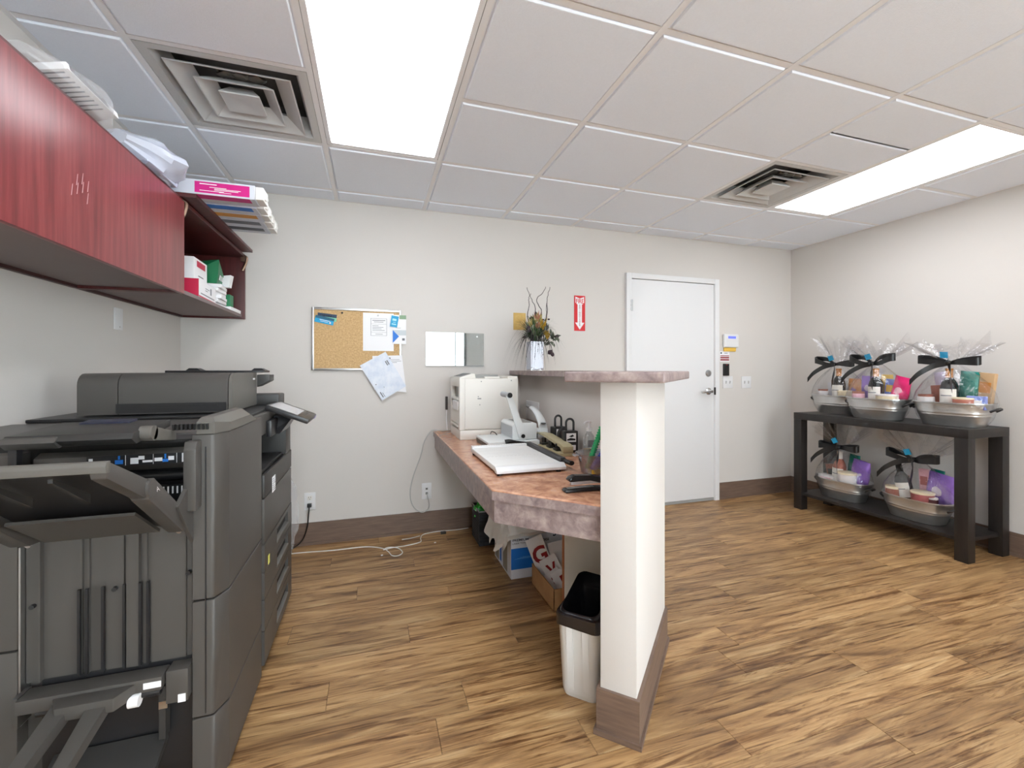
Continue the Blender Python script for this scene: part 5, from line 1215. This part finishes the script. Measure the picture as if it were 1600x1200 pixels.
# top row: far, middle, near end of the table
B1 = ((3.835, 2.735, tz), PI / 2); basket(*B1, 'at the far end of the table top', 1, (.12, .10, .145))
B2 = ((3.705, 2.35, tz), PI / 2 - .06); basket(*B2, 'in the middle of the table top', 2, (.16, .11, .107))
B3 = ((3.755, 1.915, tz), PI / 2 + .05); basket(*B3, 'at the near end of the table top', 3, (.15, .11, .085), -.3)
B4 = ((3.745, 2.635, sz), PI / 2 - .02); basket(*B4, 'at the far end of the lower shelf', 4, (.14, .11, .115), .2)
B5 = ((3.730, 2.105, sz), PI / 2 - .04); basket(*B5, 'at the near end of the lower shelf', 5, (.15, .11, .125))
fl1, fl2, fl3, fl4, fl5 = 'far basket on the table top', 'middle basket on the table top', 'near basket on the table top', 'far basket on the lower shelf', 'near basket on the lower shelf'
zb = .008
def filler(B, label, m=M_tissue, seed=0):
    t = item('tissue_filler', label, 'tissue paper', B, (0, 0, zb))
    stuff_o = MB().blob((0, -.008, .060), (.128, .074, .052), 3, amp=.22, freq=3, seed=seed).build('tissue', m, t, smooth=20)
for B, w, s_ in ((B1, fl1, 1), (B2, fl2, 2), (B3, fl3, 3), (B4, fl4, 4), (B5, fl5, 5)): filler(B, f'pale crumpled tissue paper filling the {w}', M_tissue, s_)
q_ = .094
bottle(B1, (-.005, .035, q_), f'dark wine bottle with a white label in the {fl1}')
jar(B1, (.095, .045, q_ + .01), f'white jar with a dark lid in the {fl1}', M_jarw, M_brown)
candle(B1, (-.078, .060, q_ + .0), f'beige lidded cup beside the bottle in the {fl1}', M_cream, M_cream, .034, .06)
packet(B1, (.02, .0, q_ + .05), f'small white card box leaning behind the bottle of the {fl1}', M_wine, (.05, .02, .15), 0, (0, .1), band=M_pk)
packet(B1, (.055, .02, q_), f'green striped packet left of the bottle in the {fl1}', mat('grey_white_print', (206, 206, 212), .6), (.05, .02, .12), .1, (0, .15))
pouch(B1, (-.085, .0, q_ + .02), f'orange and lilac packet at the right side of the {fl1}', M_orange, .07, .12, .018, seed=3, mark=M_lilac)
bottle(B2, (.005, .045, q_), f'dark wine bottle with a white label in the {fl2}')
jar(B2, (.100, .055, q_), f'pale pink jar with a brown lid in the {fl2}', M_pk, M_brown, .028, .07)
pouch(B2, (.075, .015, q_ + .03), f'lilac tissue packet behind the jar of the {fl2}', M_lilac, .09, .13, .02, seed=8, mark=M_tissue)
candle(B2, (-.092, .055, q_ - .005), f'cream tub with a wide white lid in the {fl2}', M_cream, M_jarw, .044, .06)
pouch(B2, (-.120, .030, q_ + .01), f'hot pink foil pouch at the right side of the {fl2}', M_hot, .085, .15, .022, -.1, (0, -.22), 5, mark=M_pk)
packet(B2, (-.045, .005, q_ + .03), f'blue and yellow packet behind the cream tub in the {fl2}', M_perw, (.05, .02, .12), .1, (0, -.1), band=M_yellow)
pouch(B2, (-.02, -.01, q_ + .05), f'amber packet behind the bottle in the {fl2}', M_yellow, .06, .12, .015, seed=9)
bottle(B3, (.015, .045, q_), f'dark wine bottle with a white label in the {fl3}')
jar(B3, (.115, .035, q_), f'white jar with a dark lid in the {fl3}', M_jarw, M_brown, .030, .07)
packet(B3, (.085, .010, q_ + .02), f'copper foil box behind the white jar of the {fl3}', M_brown, (.05, .03, .10), .1, (0, .1))
candle(B3, (-.072, .065, q_), f'peach candle tin with a pale top in the {fl3}', M_peach, M_cream, .038, .055)
packet(B3, (-.128, .055, q_), f'periwinkle blue packet at the right of the {fl3}', M_perw, (.075, .025, .07), -.1, band=M_paper)
pouch(B3, (-.045, .0, q_ + .04), f'shiny teal foil bag behind the peach tin in the {fl3}', M_teal, .07, .15, .022, .1, (0, -.08), 4)
packet(B3, (-.115, -.01, q_ + .03), f'tan cookie packet at the back right of the {fl3}', M_tan, (.07, .022, .16), -.2, (0, -.12), band=M_orange)
pouch(B3, (.05, .0, q_ + .04), f'pale print packet left of the bottle in the {fl3}', M_tissue, .07, .15, .016, 0, (0, .15), 6, mark=M_pk)
bottle(B4, (.030, .030, q_), f'amber brown bottle in the {fl4}', M_brown, M_wine, (0, -.05))
candle(B4, (-.062, .055, q_), f'white ribbed mug with a cream top in the {fl4}', M_jarw, M_cream, .042, .085, 'mug', 'lidded_mug')
packet(B4, (.085, .05, q_ - .005), f'white rounded tin at the left front of the {fl4}', M_jarw, (.10, .05, .05), .05, band=M_pk)
packet(B4, (.10, .01, q_), f'brown and black packet at the left back of the {fl4}', M_brown, (.06, .025, .11), .1, (0, .2), band=M_dark)
pouch(B4, (-.035, .0, q_ + .04), f'teal foil packet behind the mug in the {fl4}', M_teal, .06, .15, .02, 0, (0, -.1), 7)
pouch(B4, (-.100, .025, q_ + .005), f'purple foil pouch at the right side of the {fl4}', M_lilac, .10, .16, .025, -.1, (0, -.12), 2, mark=M_tissue)
bottle(B5, (.045, .035, q_), f'black bottle with a cream label tilted in the {fl5}', M_bottle, M_dark, (-.05, .22))
jar(B5, (.115, .050, q_), f'amber jar at the left front of the {fl5}', M_brown, M_cream, .032, .07)
candle(B5, (-.055, .065, q_ - .005), f'dusty rose candle cup with a cream top in the {fl5}', M_rose, M_cream, .042, .075)
packet(B5, (.085, .010, q_ + .01), f'copper and black packet behind the amber jar of the {fl5}', M_brown, (.06, .025, .12), .1, (0, .2), band=M_dark)
pouch(B5, (-.100, .020, q_ + .005), f'purple foil pouch at the right side of the {fl5}', M_lilac, .12, .17, .025, -.1, (0, -.12), 11, mark=M_tissue)
packet(B5, (-.02, .005, q_ + .05), f'small pink top packet behind the candle in the {fl5}', M_pk, (.05, .02, .14), 0, (0, .05), band=M_rose)
pouch(B5, (-.06, -.01, q_ + .06), f'teal packet at the back of the {fl5}', M_teal, .06, .13, .015, 0, (0, -.1), 12)
jar(B5, (-.105, .07, q_ + .01), f'dark berry jar beside the candle cup in the {fl5}', mat('berry_jar', (92, 40, 52), .3), M_jarw, .022, .045)

# ------------------------------------------------------------------ vase and dried flowers on the ledge
LZ = 1.2128
VX, VY = 1.160, 3.07
vs = thing('mirror_vase', 'square mirrored vase standing on the ledge at the back wall', 'vase', (VX, VY, LZ))
MB().box(-.048, .048, -.048, .048, 0, .006, bev=.002).build('base', M_chrome, vs)
sqr = lambda h, z: [(-h, -h, z), (h, -h, z), (h, h, z), (-h, h, z)]
MB().rings([sqr(.048, .006), sqr(.0495, .008), sqr(.0505, .215), sqr(.047, .215), sqr(.045, .012)], cap0=True, cap1=True).build('mirror_side', mat('wavy_mirror', (206, 212, 226), .06, 1, bump=1.0, bscale=14), vs, smooth=20)
fa_ = thing('flower_arrangement', 'dried flowers, grasses and dark twigs standing in the mirrored vase', 'flowers', (VX, VY, LZ + .02))
rn = random.Random(4); zt0 = .195
def pts_world(L): return [(x, y_, z) for x, y_, z in L]
M_twig = mat('dark_twig', (52, 38, 42), .7); M_grass = mat('dark_green_grass', (58, 84, 50), .6, var=.3, vscale=20); M_grassd = mat('blackish_grass', (54, 54, 50), .6)
for tw in ([(-.01, 0, 0), (-.03, 0, .2), (-.055, .0, .31), (-.047, 0, .38), (-.05, 0, .42), (-.032, 0, .455)], [(0, 0, 0), (0, 0, .2), (.0, 0, .36), (-.02, 0, .42), (-.06, 0, .49)],
           [(.01, 0, 0), (.02, 0, .22), (.045, 0, .34), (.015, 0, .42), (.05, 0, .46), (.075, 0, .50)], [(.02, 0, 0), (.05, 0, .2), (.082, 0, .34), (.095, 0, .42), (.105, 0, .50)], [(.03, 0, 0), (.06, .0, .2), (.078, .0, .30), (.085, 0, .40)]):
    P = spline([(x * 1.1, y_ + rn.uniform(-.02, .02), z * 1.22) for x, y_, z in tw], 5)
    P = [p + Vector((rn.uniform(-.003, .003), rn.uniform(-.003, .003), 0)) for p in P]
    MB().tube(P, .0042, 5, r1=.0018).build('twig', M_twig, fa_)
def blades(n, m, nm, spread, droop, hmin, hmax, seed):
    r_ = random.Random(seed); mb = MB()
    for k in range(n):
        a = r_.uniform(0, 2 * PI); L = r_.uniform(.6, 1) * spread; h = r_.uniform(hmin, hmax); d = r_.uniform(*droop)
        ca, sa = math.cos(a), math.sin(a) * .75; w = r_.uniform(.004, .0065); P = []
        for i in range(6):
            t_ = i / 5; rr_ = L * t_ ** 1.2; z = zt0 + h * (1 - (1 - t_) ** 2) - d * t_ ** 3
            P.append(Vector((.02 * ca + rr_ * ca, .02 * sa + rr_ * sa, z)))
        side = Vector((-sa, ca, 0)).normalized()
        for i in range(5):
            w0, w1 = w * (1 - i / 5.2), w * (1 - (i + 1) / 5.2)
            mb.quad([P[i] - side * w0, P[i] + side * w0, P[i + 1] + side * w1, P[i + 1] - side * w1])
    stuff(mb.build(nm, m, fa_))
blades(130, M_grass, 'grass_blades', .18, (.0, .10), .07, .22, 1)
blades(90, M_grassd, 'grass_blades', .23, (.05, .32), .05, .18, 2)
blades(50, mat('pale_green_grass', (150, 160, 132), .6), 'grass_blades', .15, (.0, .09), .06, .18, 3)
def flower(nm, p, m, r, petals, seed, up=.5):
    mb = MB(); r_ = random.Random(seed)
    for k in range(petals):
        a = 2 * PI * k / petals + r_.uniform(-.3, .3); ca, sa = math.cos(a), math.sin(a)
        c = Vector(p); tip = c + Vector((ca * r, sa * r, r * up * r_.uniform(.8, 1.8))); mid = c + Vector((ca * r * .55, sa * r * .55, r * up * .35)); s_ = Vector((-sa, ca, 0)) * r * .34
        mb.quad([c, mid + s_, tip, mid - s_])
    mb.blob((p[0], p[1], p[2] + r * .15), (r * .25, r * .25, r * .3), 1); mb.build(nm, m, fa_, smooth=0)
M_fy = mat('mustard_petal', (176, 140, 40), .6); M_fp = mat('pale_yellow_petal', (190, 172, 112), .6); M_fo = mat('salmon_petal', (176, 124, 98), .6); M_pod = mat('dark_plum_pod', (52, 34, 42), .6)
for i, (x, y_, z, r_, m) in enumerate(((.055, -.03, .30, .032, M_fy), (.045, -.05, .285, .028, M_fy), (-.015, -.03, .325, .034, M_fp), (-.04, -.02, .305, .030, M_fp), (.005, -.04, .35, .030, M_fo), (.0, -.05, .29, .026, M_fo), (.02, -.03, .335, .03, M_fp), (.075, -.04, .235, .026, M_fy), (.085, -.04, .215, .022, M_fy))):
    flower('flower', (x, y_, z), m, r_, 9, i, 1.5)
for i, (x, y_, z, rx, rz_) in enumerate(((-.065, -.04, .285, .014, .026), (.0, -.02, .395, .014, .022), (-.035, -.02, .37, .013, .012), (.080, -.02, .31, .015, .030), (-.095, -.04, .225, .016, .010), (.165, -.03, .235, .018, .014), (.10, -.06, .115, .020, .018), (.118, -.06, .10, .014, .016), (.055, -.01, .362, .020, .006), (.10, -.03, .365, .010, .006))):
    mb = MB(); mb.blob((x, y_, z), (rx, rx * .8, rz_), 2, amp=.4, seed=i)
    mb.tube([(x * .35, y_ * .4, zt0), (x * .8, y_, z - rz_ * .2)] if z > .2 else [(.04, y_ * .5, zt0), (x * .9, y_, z + .07), (x, y_, z)], .0016, 4)
    mb.build('seed_pod', M_pod, fa_)
lv_ = MB()
for k in range(26):
    a = rn.uniform(-.3, 2 * PI); L = rn.uniform(.03, .06); x, y_, z = rn.uniform(.06, .16), rn.uniform(-.07, .02), rn.uniform(.18, .28)
    d_ = Vector((math.cos(a), rn.uniform(-.5, .2), math.sin(a))).normalized() * L; s_ = d_.cross(Vector((0, 1, 0))).normalized() * L * .2; p = Vector((x, y_, z))
    lv_.quad([p, p + d_ * .5 + s_, p + d_, p + d_ * .5 - s_])
stuff(lv_.build('side_leaves', mat('dusty_green_leaf', (74, 82, 66), .7, var=.3, vscale=20), fa_, smooth=0))
